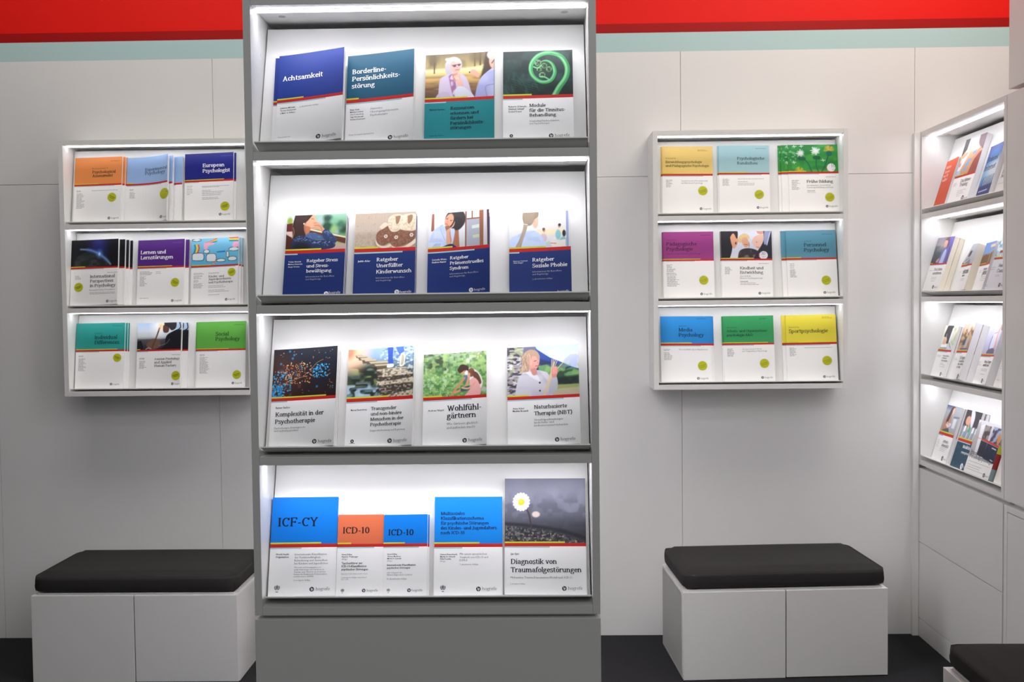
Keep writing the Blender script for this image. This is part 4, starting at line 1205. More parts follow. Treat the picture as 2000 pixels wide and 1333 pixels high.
def art_lonely(A):
    A.vg([(0, (190, 196, 204)), (1, (168, 174, 184))])
    A.po([(0, -.02), (.5, -.02), (.2, .6), (0, .9)], (232, 232, 232), .05)
    A.el(.5, .48, .16, .18, (176, 130, 100), .03)
    A.sm([(.34, .6), (.44, .36), (.62, .34), (.6, .5), (.46, .6)], (60, 50, 50), .03)
    A.sm([(.1, 1.04), (.24, .78), (.46, .68), (.64, .76), (.7, 1.04)], (120, 130, 142), .03)
    A.li([(.16, .92), (.56, .72)], .02, (226, 230, 234), .02)
    A.el(.08, .98, .12, .1, (190, 60, 60), .04)
    A.el(.74, .4, .03, .05, (190, 90, 100), .02)


def art_road(A):
    A.vg([(0, (96, 130, 206)), (.5, (130, 160, 214)), (.6, (150, 120, 84)), (1, (96, 66, 44))])
    A.sm([(-.02, .7), (.3, .56), (.6, .6), (1.02, .46), (1.02, 1.04), (-.02, 1.04)], (118, 84, 56), .03)
    A.li([(.72, 1), (.72, .2)], .022, (190, 178, 150), .012)
    A.po([(.52, .14), (.98, .12), (.98, .26), (.54, .26)], (224, 206, 160), .015)
    A.li([(.9, .4), (.96, 1)], .02, (220, 196, 130), .02)


def art_office(A):
    A.vg([(0, (150, 196, 226)), (.3, (206, 220, 232)), (.7, (176, 200, 214)), (1, (190, 200, 210))])
    A.tex((90, 140, 160), 6, 8, 3, .8, .45, .65)
    A.tex((236, 240, 246), 7, 8, 5, .8, .5, .7)
    A.po([(.2, .78), (.5, .76), (.48, .84), (.2, .86)], (140, 60, 44), .02)
    A.po([(.6, .66), (.9, .64), (.9, .7), (.6, .72)], (150, 76, 60), .02)


def art_writer(A):
    A.vg([(0, (226, 220, 204)), (.5, (206, 208, 190)), (1, (196, 206, 214))])
    A.sm([(.2, .02), (.6, -.02), (.66, .3), (.6, .7), (.44, .74), (.3, .5), (.12, .44)], (54, 54, 58), .03)
    A.sm([(.6, .1), (.72, .1), (.66, .56), (.58, .7)], (222, 224, 232), .03)
    A.tex((160, 170, 120), 5, 6, 3, .7, .45, .7, A.rg(.74, .1, 1.1, .8, .06))
    A.sm([(.16, .62), (.3, .48), (.42, .6), (.36, .78), (.2, .78)], (220, 172, 140), .02)
    A.li([(.3, .6), (.3, .36)], .016, (232, 236, 236), .012)
    A.po([(.1, .8), (.5, .78), (.56, .92), (.12, .92)], (232, 236, 236), .02)
    A.po([(.08, .92), (.58, .9), (.56, .98), (.08, .98)], (130, 156, 150), .02)
    A.li([(.62, .7), (.86, .92)], .02, (120, 124, 124), .02)


def art_crowd(A):
    A.vg([(0, (196, 190, 184)), (.4, (206, 170, 120)), (1, (150, 112, 80))])
    A.tex((90, 62, 44), 7, 9, 2, .8, .4, .6, A.rg(-.1, .2, 1.1, 1.1, .1))
    A.tex((232, 226, 220), 6, 6, 3, .7, .5, .7, A.rg(-.1, -.1, 1.1, .4, .1))
    for x, y in ((.3, .3), (.55, .44), (.72, .34), (.4, .58)):
        A.el(x, y, .05, .06, (214, 164, 134), .02)
        A.el(x, y - .04, .05, .04, (60, 44, 40), .02)
    A.sm([(.3, .64), (.5, .56), (.48, .9), (.26, .92)], (44, 44, 56), .03)
    A.sm([(.52, .6), (.72, .52), (.74, .9), (.52, .92)], (170, 170, 180), .03)
    A.po([(0, .84), (.5, .78), (.7, 1), (0, 1)], (206, 160, 130), .04, .7)
    A.po([(.2, .92), (.8, .9), (.8, 1.02), (.2, 1.02)], (60, 66, 120), .03)


def art_runner(A):
    A.vg([(0, (206, 208, 230)), (.6, (190, 192, 220)), (1, (176, 176, 200))])
    A.sm([(.5, .02), (.8, .0), (.84, .6), (.6, .8), (.44, .74), (.46, .3)], (216, 216, 240), .03)
    A.li([(.86, .02), (.76, .3), (.8, .66), (.84, 1)], .07, (222, 166, 152), .02)
    A.sm([(.3, 1.04), (.36, .84), (.8, .8), (.84, 1.04)], (92, 88, 120), .03)
    A.li([(.4, .4), (.36, .7), (.42, .86)], .022, (70, 72, 120), .015)
    A.po([(.84, -.02), (1.02, -.02), (1.02, .2), (.92, .2)], (60, 60, 70), .02)
    A.li([(.5, .3), (.7, .26)], .012, (120, 120, 150), .012)


def art_reader(A):
    A.vg([(0, (70, 74, 120)), (.2, (150, 154, 160)), (1, (150, 152, 156))])
    A.po([(.5, .0), (1, .0), (1, 1), (.6, 1)], (156, 160, 166), .05)
    A.po([(.62, .36), (1, .34), (1, .4), (.62, .42)], (110, 114, 120), .02)
    A.po([(.66, .44), (.86, .44), (.86, .78), (.66, .78)], (206, 208, 214), .02)
    A.sm([(.08, 1.04), (.12, .56), (.26, .36), (.5, .4), (.52, .7), (.4, 1.04)], (176, 124, 104), .03)
    A.sm([(.26, .3), (.36, .06), (.56, .04), (.46, .16), (.4, .4), (.34, .6), (.22, .62)], (60, 42, 40), .03)
    A.el(.5, .18, .09, .13, (220, 170, 150), .02, 15)
    A.sm([(.26, .7), (.5, .62), (.6, .68), (.42, .8)], (200, 202, 210), .02)
    A.sm([(.16, .9), (.5, .82), (.56, 1.04), (.14, 1.04)], (78, 78, 86), .03)
    A.li([(.3, .62), (.46, .7)], .03, (212, 160, 138), .02)


def art_bottles(A):
    A.vg([(0, (52, 46, 54)), (.5, (60, 54, 60)), (.6, (150, 154, 160)), (1, (120, 140, 156))])
    A.sm([(.3, .0), (.5, .0), (.62, .24), (.6, .56), (.46, .5)], (206, 206, 216), .03)
    A.el(.26, .36, .2, .16, (206, 156, 130), .03)
    A.li([(.36, .4), (.4, .62)], .05, (214, 164, 138), .02)
    for x, c in ((.2, (230, 232, 236)), (.48, (40, 170, 120)), (.72, (232, 232, 236)), (.94, (226, 228, 232))):
        A.po([(x - .05, .56), (x + .06, .54), (x + .05, .74), (x - .07, .76)], c, .015)
        A.po([(x - .08, .76), (x + .05, .74), (x + .02, 1.02), (x - .12, 1.02)], (150, 156, 166), .02)
        A.li([(x - .1, 1), (x - .04, .76)], .012, (232, 234, 238), .012)


def art_praxis(A):
    A.vg([(0, (206, 206, 210)), (.75, (196, 196, 202)), (1, (222, 222, 226))])
    A.po([(0, .1), (.1, .04), (.24, .9), (0, 1)], (176, 176, 180), .02)
    A.po([(.14, .14), (.26, .08), (.3, .96), (.2, 1)], (228, 228, 232), .015)
    A.li([(.05, .46), (.27, .48)], .008, (206, 150, 120), .01)
    A.po([(.3, .1), (.54, .1), (.54, .48), (.3, .48)], (150, 140, 140), .012)
    A.tex((70, 60, 62), 14, 10, 3, .9, .4, .6, A.rg(.3, .1, .54, .46, .01))
    A.po([(.62, .08), (1.0, .08), (1, .54), (.62, .5)], (150, 160, 190), .012)
    A.tex((60, 52, 70), 16, 10, 5, .9, .42, .6, A.rg(.62, .1, 1.0, .5, .01))
    A.el(.92, .36, .08, .14, (200, 130, 60), .03)
    A.po([(.3, .46), (.56, .47), (1, .52), (1, .57), (.56, .52), (.3, .5)], (196, 50, 44), .01)
    A.po([(.3, .51), (.56, .53), (.56, .92), (.3, .9)], (34, 40, 54), .012)
    A.po([(.57, .53), (1, .58), (1, 1.0), (.55, .94)], (28, 42, 64), .012)
    A.li([(.78, .62), (.94, .64)], .014, (220, 224, 230), .012)
    A.li([(.84, .92), (.94, .94)], .012, (220, 224, 230), .012)


ARTS = {k[4:]: f for k, f in list(globals().items()) if k.startswith('art_')}

BOOKS = [
 {'k':'C0Acht','u':'C','r':0,'s0':0.0485,'H':0.2624,'w':0.1811,'phi':11.1,'rho':-0.8,'n0':0.02,'rt':0.5005,'rb':0.4687,'top':(27,55,140),'bot':(247,247,246),'yf':0.4,'bf':0.74,'T':[('Achtsamkeit',12.5,186.0,111.1,'B',(255,255,255)),('Johannes Michalak',9.4,105.5,41.5,'b',(28,28,36)),('Thomas Heidenreich',9.7,98.1,43.7,'b',(28,28,36)),('J. Mark. G. Williams',10.1,90.8,41.4,'b',(28,28,36)),('2.,überarbeitete Auflage',63.0,104.3,52.1,'s',(120,120,124)),('Fortschritte der',7.8,21.6,32.9,'s',(120,120,124))],'G':[],'logo':(117.2,14.1,6.3,127.7,9.7,37.9)},
 {'k':'C0Bord','u':'C','r':0,'s0':0.2283,'H':0.2592,'w':0.1806,'phi':9.2,'rho':-0.4,'n0':0.02,'rt':0.4981,'rb':0.4602,'top':(20,84,112),'bot':(247,247,246),'yf':0.185,'bf':0.83,'T':[('Borderline-',13.7,204.1,91.3,'B',(255,255,255)),('Persönlichkeits-',13.8,183.0,129.1,'B',(255,255,255)),('störung',13.3,162.1,62.3,'B',(255,255,255)),('Birger Dulz',11.1,97.9,24.7,'b',(28,28,36)),('Mathias Lohmer',11.4,90.9,35.9,'b',(28,28,36)),('Otto F. Kernberg',11.6,83.9,35.8,'b',(28,28,36)),('Olga Wlodarczyk',11.8,76.9,36.4,'b',(28,28,36)),('Gerhard Dammann',12.1,69.9,40.4,'b',(28,28,36)),('Stationäre',65.7,95.7,31.8,'s',(120,120,124)),('Übertragungsfokussierte',65.9,86.4,75.2,'s',(120,120,124)),('Psychotherapie',66.2,77.1,45.9,'s',(120,120,124)),('Praxis der psychodynamischen',10.5,25.9,66.0,'s',(120,120,124))],'G':[],'logo':(120.4,10.7,6.1,130.0,6.3,38.0)},
 {'k':'C0Ress','u':'C','r':0,'s0':0.4317,'H':0.2577,'w':0.1807,'phi':4.8,'rho':0.1,'n0':0.02,'rt':0.4937,'rb':0.459,'top':'ress','bot':(32,140,148),'yf':0.62,'bf':0.31,'T':[('Ressourcen',67.7,94.1,62.1,'B',(16,30,40)),('erkennen und',67.6,79.5,74.0,'B',(16,30,40)),('fördern bei',67.8,65.6,59.3,'B',(16,30,40)),('Persönlichkeits-',67.7,51.1,87.2,'B',(16,30,40)),('störungen',67.9,38.0,54.9,'B',(16,30,40)),('Rainer Sachse',13.5,94.4,39.1,'b',(16,30,40)),('Praxis der Psycho-',13.8,20.5,38.5,'s',(16,30,40))],'G':[]},
 {'k':'C0Modu','u':'C','r':0,'s0':0.6347,'H':0.264,'w':0.1816,'phi':2.0,'rho':0.2,'n0':0.02,'rt':0.5074,'rb':0.473,'top':'fern','bot':(247,247,246),'yf':0.41,'bf':0.28,'T':[('Module',68.2,100.1,42.2,'B',(28,28,36)),('für die Tinnitus-',68.1,86.2,92.0,'B',(28,28,36)),('Behandlung',68.3,72.3,68.2,'B',(28,28,36)),("Roberto D'Amelio",14.5,100.4,46.8,'b',(28,28,36)),('Helmut Schaaf',14.5,93.4,40.2,'b',(28,28,36)),('Detlef Kranz',14.5,86.1,33.6,'b',(28,28,36)),('Counseling,Psychoedukation',68.2,57.7,76.3,'s',(120,120,124)),('und Psychotherapie',68.1,50.5,51.5,'s',(120,120,124))],'G':[],'logo':(123.3,16.7,5.9,132.7,13.1,37.6),'dl':(21.3,19.1,4.4)},
 {'k':'C1Stre','u':'C','r':1,'s0':0.0598,'H':0.2293,'w':0.1603,'phi':4.5,'rho':0.1,'n0':0.02,'rt':0.5667,'rb':0.5279,'top':'stress','bot':(30,52,118),'yf':0.6,'bf':0.21,'T':[('Ratgeber Stress',59.4,95.9,82.7,'B',(255,255,255)),('und Stress-',59.2,81.1,59.7,'B',(255,255,255)),('bewältigung',59.3,67.1,67.3,'B',(255,255,255)),('Tobias Stächele',10.4,96.6,34.1,'b',(255,255,255)),('Markus Heinrichs',10.1,89.9,38.1,'b',(255,255,255)),('Gregor Domes',10.2,82.9,30.7,'b',(255,255,255)),('Informationen für Betroffene',58.7,53.5,76.0,'s',(190,195,215)),('und Angehörige',58.8,46.6,40.7,'s',(190,195,215))],'G':[],'logo':(115.5,7.6,6.0,122.6,6.7,30.0)},
 {'k':'C1Uner','u':'C','r':1,'s0':0.2419,'H':0.2323,'w':0.162,'phi':3.8,'rho':-0.2,'n0':0.02,'rt':0.5723,'rb':0.528,'top':'shoes','bot':(30,52,118),'yf':0.39,'bf':0.79,'T':[('Ratgeber',60.2,96.2,56.5,'B',(255,255,255)),('Unerfüllter',60.0,79.4,69.7,'B',(255,255,255)),('Kinderwunsch',59.9,62.6,92.5,'B',(255,255,255)),('Judith Alder',10.4,96.0,33.1,'b',(255,255,255)),('Informationen für Betroffene',59.6,48.3,75.1,'s',(190,195,215)),('und Angehörige',59.5,41.4,40.6,'s',(190,195,215))],'G':[],'logo':(115.4,10.4,6.0,123.0,6.9,30.1)},
 {'k':'C1Prae','u':'C','r':1,'s0':0.4344,'H':0.2289,'w':0.1635,'phi':10.2,'rho':-0.1,'n0':0.02,'rt':0.5687,'rb':0.5281,'top':'hair','bot':(30,52,118),'yf':0.405,'bf':0.765,'T':[('Ratgeber',59.9,97.1,49.3,'B',(255,255,255)),('Prämenstruelles',59.8,82.7,89.2,'B',(255,255,255)),('Syndrom',59.6,68.4,49.5,'B',(255,255,255)),('Cornelia Weise',11.1,97.1,39.7,'b',(255,255,255)),('Gudrun Kaiser',10.9,90.1,39.0,'b',(255,255,255)),('Informationen für Betroffene',59.7,55.2,75.5,'s',(190,195,215)),('und Angehörige',59.5,48.2,41.0,'s',(190,195,215))],'G':[],'logo':(116.4,9.5,5.7,124.4,6.5,28.9)},
 {'k':'C1Phob','u':'C','r':1,'s0':0.6467,'H':0.2282,'w':0.1607,'phi':5.8,'rho':0.0,'n0':0.02,'rt':0.5598,'rb':0.5179,'top':'phobia','bot':(30,52,118),'yf':0.6,'bf':0.165,'T':[('Ratgeber',60.4,90.2,56.6,'B',(255,255,255)),('Soziale Phobie',60.3,73.4,90.5,'B',(255,255,255)),('Katrin von Consbruch',10.9,91.8,36.7,'b',(255,255,255)),('Ulrich Stangier',10.8,86.9,25.8,'b',(255,255,255)),('Informationen für Betroffene',60.2,59.9,75.1,'s',(190,195,215)),('und Angehörige',60.1,52.9,41.0,'s',(190,195,215)),('2.,überarbeitete Auflage',60.3,40.4,51.7,'s',(190,195,215))],'G':[],'logo':(116.4,4.9,5.5,124.1,2.4,29.8)},
 {'k':'C2Komp','u':'C','r':2,'s0':0.0163,'H':0.2657,'w':0.1788,'phi':10.7,'rho':-0.2,'n0':0.02,'rt':0.4973,'rb':0.4661,'top':'cosmos','bot':(247,247,246),'yf':0.85,'bf':0.25,'T':[('Komplexität in der',13.9,82.9,134.1,'B',(28,28,36)),('Psychotherapie',13.7,63.9,111.1,'B',(28,28,36)),('Rainer Sachse',13.6,104.3,39.3,'b',(28,28,36)),('Psychotherapie klientengerecht',12.8,49.9,85.4,'s',(120,120,124)),('und nachhaltig gestalten',12.9,42.7,66.6,'s',(120,120,124))],'G':[],'logo':(125.3,12.9,6.1,135.3,8.9,37.1)},
 {'k':'C2Tran','u':'C','r':2,'s0':0.2144,'H':0.2637,'w':0.1826,'phi':11.5,'rho':0.0,'n0':0.02,'rt':0.4916,'rb':0.4565,'top':'steps','bot':(247,247,246),'yf':0.625,'bf':0.465,'T':[('Transgender',68.3,95.9,70.4,'B',(28,28,36)),('und non-binäre',68.1,81.9,84.7,'B',(28,28,36)),('Menschen in der',68.0,67.8,90.3,'B',(28,28,36)),('Psychotherapie',67.8,53.9,84.2,'B',(28,28,36)),('Marcus Rautenberg',13.1,96.9,43.6,'b',(28,28,36)),('Diagnostik,Beratung und Begleitung',67.7,39.9,95.0,'s',(120,120,124))],'G':[],'logo':(122.2,13.1,6.0,132.3,9.4,36.5),'dl':(19.9,16.1,4.7)},
 {'k':'C2Wohl','u':'C','r':2,'s0':0.4167,'H':0.2484,'w':0.1711,'phi':11.3,'rho':-0.2,'n0':0.02,'rt':0.5264,'rb':0.4931,'top':'garden','bot':(247,247,246),'yf':0.3,'bf':0.77,'T':[('Wohlfühl-',65.6,91.8,91.0,'B',(28,28,36)),('gärtnern',65.1,72.2,77.8,'B',(28,28,36)),('Andreas Niepel',14.0,93.0,42.2,'b',(28,28,36)),('Wie Gärtnern glücklich',64.6,55.0,82.5,'s',(120,120,124)),('und zufrieden macht',64.8,44.6,75.9,'s',(120,120,124))],'G':[],'logo':(113.0,12.5,5.9,123.2,9.1,36.5)},
 {'k':'C2Natu','u':'C','r':2,'s0':0.6383,'H':0.2648,'w':0.1898,'phi':9.1,'rho':-0.2,'n0':0.02,'rt':0.4933,'rb':0.4611,'top':'nature','bot':(247,247,246),'yf':0.295,'bf':0.78,'T':[('Naturbasierte',70.4,96.2,86.2,'B',(28,28,36)),('Therapie (NBT)',70.1,78.9,98.9,'B',(28,28,36)),('Anna Adevi',13.9,96.7,29.9,'b',(28,28,36)),('Melitta Breznik',13.8,89.8,41.6,'b',(28,28,36)),('Stressfolgeerkrankungen',70.0,64.6,75.1,'s',(120,120,124)),('landschafts- und',69.8,57.2,51.4,'s',(120,120,124)),('kindheitsorientiert behandeln',69.7,49.4,88.1,'s',(120,120,124))],'G':[],'logo':(128.7,13.0,5.7,138.5,9.7,37.4)},
 {'k':'C3ICF','u':'C','r':3,'s0':0.0061,'H':0.2585,'w':0.1767,'phi':-3.2,'rho':-0.5,'n0':0.02,'rt':0.5216,'rb':0.486,'top':(0,118,214),'bot':(247,247,246),'yf':0.76,'bf':0.47,'T':[('ICF-CY',17.9,181.2,105.9,'B',(16,22,48)),('World Health',15.7,106.3,34.8,'b',(28,28,36)),('Organization',15.7,99.1,34.5,'b',(28,28,36)),('Internationale Klassifikation',65.9,105.3,84.3,'s',(120,120,124)),('der Funktionsfähigkeit,',65.9,97.4,68.9,'s',(120,120,124)),('Behinderung und Gesundheit',66.0,89.5,86.5,'s',(120,120,124)),('bei Kindern und Jugendlichen',66.0,81.7,87.8,'s',(120,120,124)),('Übersetzt und herausgegeben von',65.8,72.2,71.0,'s',(120,120,124)),('Judith Hollenweger und Olaf Kraus de',65.7,66.3,79.0,'s',(120,120,124)),('Camargo unter Mitarbeit des Deutschen',65.6,60.5,83.6,'s',(120,120,124)),('Instituts für Medizinische Dokumentation',65.6,54.6,86.9,'s',(120,120,124)),('und Information (DIMDI)',65.5,48.8,51.9,'s',(120,120,124)),('2.,korrigierte Auflage',65.6,39.3,43.9,'s',(120,120,124))],'G':[],'logo':(114.3,17.6,6.0,124.7,14.3,36.8),'who':(23.3,22.1,8.0)},
 {'k':'C3ICDo','u':'C','r':3,'s0':0.184,'H':0.2113,'w':0.1217,'phi':-3.5,'rho':-0.4,'n0':0.02,'rt':0.6347,'rb':0.5969,'top':(212,108,72),'bot':(247,247,246),'yf':0.3,'bf':0.8,'T':[('ICD-10',13.7,161.8,70.3,'B',(40,24,28)),('Horst Dilling',12.7,105.3,26.8,'b',(28,28,36)),('Harald J. Freyberger',12.9,99.4,43.1,'b',(28,28,36)),('(Hrsg.)',13.1,93.5,14.4,'s',(120,120,124)),('Taschenführer zur',13.2,82.1,54.7,'b',(28,28,36)),('ICD-10-Klassifikation',13.1,74.2,65.3,'b',(28,28,36)),('psychischer Störungen',13.1,66.1,69.6,'b',(28,28,36)),('Nach dem Pocket Guide von J. E. Cooper',13.1,55.7,69.2,'s',(120,120,124)),('9.,aktualisierte Auflage entsprechend',13.1,46.2,66.1,'s',(120,120,124)),('ICD-10-GM',13.3,41.4,18.6,'s',(120,120,124))],'G':[],'logo':(73.2,13.9,4.6,81.2,10.9,28.8),'who':(17.6,14.8,5.0)},
 {'k':'C3ICDb','u':'C','r':3,'s0':0.3058,'H':0.2105,'w':0.117,'phi':2.3,'rho':-0.2,'n0':0.02,'rt':0.6368,'rb':0.5988,'top':(0,118,214),'bot':(247,247,246),'yf':0.49,'bf':0.81,'T':[('ICD-10',12.7,156.0,67.0,'B',(16,22,48)),('Horst Dilling',11.3,105.6,25.3,'b',(28,28,36)),('Werner Mombour',11.5,99.7,35.3,'b',(28,28,36)),('Martin H. Schmidt',11.3,94.1,37.0,'b',(28,28,36)),('(Hrsg.)',11.5,88.2,13.1,'s',(120,120,124)),('Internationale Klassifikation',11.4,76.8,75.5,'b',(28,28,36)),('psychischer Störungen',11.3,69.6,61.1,'b',(28,28,36)),('ICD-10 Kapitel V (F)',11.6,57.6,38.9,'s',(120,120,124)),('Klinisch-diagnostische Leitlinien',11.7,52.1,66.6,'s',(120,120,124)),('10.,überarbeitete Auflage',11.7,42.0,52.2,'s',(120,120,124))],'G':[],'logo':(70.5,13.9,4.7,77.5,11.0,28.3),'who':(16.1,14.9,4.7)},
 {'k':'C3Mult','u':'C','r':3,'s0':0.4403,'H':0.257,'w':0.1801,'phi':-3.2,'rho':-0.1,'n0':0.02,'rt':0.5182,'rb':0.4835,'top':(0,128,220),'bot':(247,247,246),'yf':0.665,'bf':0.41,'T':[('Multiaxiales',16.6,208.8,63.5,'B',(14,26,70)),('Klassifikationsschema',16.5,196.1,114.3,'B',(14,26,70)),('für psychische Störungen',16.7,183.4,127.3,'B',(14,26,70)),('des Kindes- und Jugendalters',16.5,170.8,148.3,'B',(14,26,70)),('nach ICD-10',16.3,158.2,63.5,'B',(14,26,70)),('Helmut Remschmidt',16.1,104.1,44.7,'b',(28,28,36)),('Martin H. Schmidt',16.2,98.2,39.4,'b',(28,28,36)),('Fritz Poustka',16.3,92.3,28.7,'b',(28,28,36)),('(Hrsg.)',16.0,86.5,13.7,'s',(120,120,124)),('Mit einem synoptischen',67.5,104.2,71.5,'s',(120,120,124)),('Vergleich von ICD-10 und',67.6,96.0,74.4,'s',(120,120,124)),('DSM-5',67.3,87.8,20.3,'s',(120,120,124)),('7.,aktualisierte Auflage',67.1,78.0,49.6,'s',(120,120,124))],'G':[],'logo':(116.9,16.6,6.0,127.2,13.3,37.4),'who':(24.3,20.3,7.6)},
 {'k':'C3Diag','u':'C','r':3,'s0':0.6253,'H':0.3032,'w':0.2144,'phi':1.3,'rho':0.4,'n0':0.02,'rt':0.4376,'rb':0.4091,'top':'daisy','bot':(247,247,246),'yf':0.74,'bf':0.555,'T':[('Diagnostik von',16.4,78.8,120.3,'B',(28,28,36)),('Traumafolgestörungen',16.2,57.6,184.8,'B',(28,28,36)),('Jan Gysi',15.7,102.6,21.7,'b',(28,28,36)),('Multiaxiales Trauma-Dissoziations-Modell nach ICD-11',15.9,41.8,160.1,'s',(120,120,124)),('2.,korrigierte Auflage',15.6,26.6,38.1,'s',(120,120,124))],'G':[],'logo':(155.9,16.1,5.9,165.7,12.9,37.2)},
 {'k':'L0PsyA','u':'L','r':0,'s0':0.0156,'H':0.3173,'w':0.2316,'phi':3.8,'rho':-0.3,'n0':0.012,'rt':0.5907,'rb':0.5665,'top':(226,138,74),'bot':(247,247,246),'yf':0.51,'bf':0.85,'T':[('European Journal of',85.5,260.2,76.4,'s',(110,70,40)),('Psychological',86.3,239.6,114.4,'S',(56,34,22)),('Assessment',86.6,221.2,100.7,'S',(56,34,22))],'G':[(174.0,295.6,44.9,1,0.0),(12.7,156.6,27.8,2,4.3),(13.3,142.4,42.7,15,5.0),(85.9,155.5,128.9,1,0.0)],'logo':(175.1,21.7,6.1,185.6,17.1,38.5),'stick':(186.2,121.5,21.5)},
 {'k':'L0Exp','u':'L','r':0,'s0':0.2651,'H':0.3146,'w':0.2184,'phi':14.3,'rho':-0.4,'n0':0.012,'rt':0.597,'rb':0.5694,'top':(150,180,222),'bot':(247,247,246),'yf':0.15,'bf':0.84,'T':[('Experimental',91.6,245.5,131.4,'S',(50,62,86)),('Psychology',91.4,227.1,112.3,'S',(50,62,86))],'G':[(15.0,160.3,29.4,2,4.9),(15.4,145.5,31.3,6,5.3)],'logo':(185.7,18.3,6.8,196.5,13.4,35.9),'stick':(201.5,127.4,25.5)},
 {'k':'L0EurP','u':'L','r':0,'s0':0.5424,'H':0.3292,'w':0.2341,'phi':3.1,'rho':-1.0,'n0':0.012,'rt':0.6059,'rb':0.5803,'top':(28,34,122),'bot':(247,247,246),'yf':0.81,'bf':0.29,'T':[('European',86.0,262.0,104.4,'B',(255,255,255)),('Psychologist',85.6,235.5,132.2,'B',(255,255,255))],'G':[(173.0,311.7,49.4,1,0.0),(11.1,171.7,29.5,6,7.8),(83.9,168.6,130.2,2,4.3),(84.1,148.5,44.0,1,0.0),(84.2,141.4,123.1,3,7.7),(84.5,112.9,98.4,2,6.3)],'logo':(172.4,32.3,6.3,182.6,27.6,37.9),'stick':(194.9,69.7,21.8)},
 {'k':'L1Intl','u':'L','r':1,'s0':0.0039,'H':0.3114,'w':0.2303,'phi':4.0,'rho':-0.9,'n0':0.042,'rt':0.5812,'rb':0.5552,'top':'earth','bot':(247,247,246),'yf':0.305,'bf':0.7,'T':[('International',94.8,128.0,121.5,'S',(28,28,36)),('Perspectives',95.4,106.1,113.9,'S',(28,28,36)),('in Psychology',95.3,84.6,124.9,'S',(28,28,36)),('Research,Practice,Consultation',95.0,68.0,122.0,'s',(120,120,124))],'G':[(178.6,150.6,50.8,1,0.0),(22.6,138.5,29.2,4,4.9),(95.3,57.6,127.4,2,5.9)],'logo':(181.9,16.1,6.1,191.6,12.3,37.4),'stick':(40.4,86.0,21.4)},
 {'k':'L1Lern','u':'L','r':1,'s0':0.3065,'H':0.315,'w':0.2289,'phi':4.9,'rho':-0.3,'n0':0.012,'rt':0.5917,'rb':0.5675,'top':(82,38,122),'bot':(247,247,246),'yf':0.74,'bf':0.62,'T':[('Lernen und',13.4,248.0,124.5,'B',(255,255,255)),('Lernstörungen',13.9,222.6,159.7,'B',(255,255,255))],'G':[(171.5,298.1,45.1,1,0.0),(11.8,162.0,64.5,4,4.9),(12.6,138.5,37.6,10,4.9),(90.8,159.6,32.4,2,7.0),(14.1,35.2,42.8,1,0.0)],'logo':(174.9,21.1,6.1,184.7,16.9,36.9),'stick':(186.1,107.6,20.8)},
 {'k':'L1Kind','u':'L','r':1,'s0':0.5625,'H':0.318,'w':0.235,'phi':7.7,'rho':-0.7,'n0':0.012,'rt':0.5912,'rb':0.5665,'top':'cloud','bot':(247,247,246),'yf':0.42,'bf':0.94,'T':[('Zeitschrift für',87.0,147.4,53.2,'s',(120,120,124)),('Kinder- und',88.0,129.2,76.8,'S',(28,28,36)),('Jugendpsychiatrie',87.8,116.6,112.5,'S',(28,28,36)),('und Psychotherapie',87.7,101.3,121.9,'S',(28,28,36))],'G':[(12.9,151.5,64.2,2,4.9),(13.1,139.6,46.0,4,4.6),(13.5,117.9,36.9,3,4.5),(13.8,101.1,60.5,5,4.9),(87.2,88.1,112.8,2,7.0),(87.5,67.2,109.1,2,6.9),(87.8,45.7,55.2,1,0.0)],'logo':(176.8,21.7,6.2,186.3,18.2,34.5),'stick':(202.8,150.5,19.7)},
 {'k':'L2Indi','u':'L','r':2,'s0':0.0064,'H':0.3121,'w':0.2323,'phi':-0.0,'rho':-0.5,'n0':0.022,'rt':0.591,'rb':0.5644,'top':(44,150,142),'bot':(247,247,246),'yf':0.85,'bf':0.48,'T':[('Journal of',86.9,260.0,37.9,'s',(24,70,66)),('Individual',88.1,235.7,108.0,'S',(14,48,48)),('Differences',88.5,211.5,118.2,'S',(14,48,48))],'G':[(172.1,297.0,48.5,1,0.0),(13.6,155.8,29.3,2,4.4),(14.1,142.2,41.8,13,4.7)],'logo':(172.7,20.5,5.8,182.3,16.3,29.9),'stick':(198.6,145.3,19.8)},
 {'k':'L2Avia','u':'L','r':2,'s0':0.2929,'H':0.3111,'w':0.2214,'phi':7.7,'rho':-0.1,'n0':0.012,'rt':0.5902,'rb':0.5658,'top':'pilot','bot':(247,247,246),'yf':0.075,'bf':0.25,'T':[('Aviation Psychology',89.9,133.8,133.3,'S',(28,28,36)),('and Applied',89.7,117.0,87.0,'S',(28,28,36)),('Human Factors',89.9,101.0,109.5,'S',(28,28,36))],'G':[(177.5,155.5,42.8,1,0.0),(13.5,142.9,30.8,2,4.4),(14.0,129.0,39.3,8,4.9)],'logo':(183.7,19.2,6.2,193.9,15.4,34.9),'stick':(199.6,57.6,21.7)},
 {'k':'L2Soci','u':'L','r':2,'s0':0.5802,'H':0.3145,'w':0.2363,'phi':3.3,'rho':-0.3,'n0':0.012,'rt':0.5832,'rb':0.5584,'top':(96,168,70),'bot':(247,247,246),'yf':0.645,'bf':0.42,'T':[('Social',88.9,246.6,63.9,'S',(20,50,24)),('Psychology',89.0,223.4,118.3,'S',(20,50,24))],'G':[(176.0,297.0,48.6,1,0.0),(14.1,156.9,30.5,2,4.4),(14.4,143.0,49.1,16,4.9)],'logo':(177.4,20.4,5.9,187.1,16.6,35.3),'stick':(195.6,59.9,20.8)},
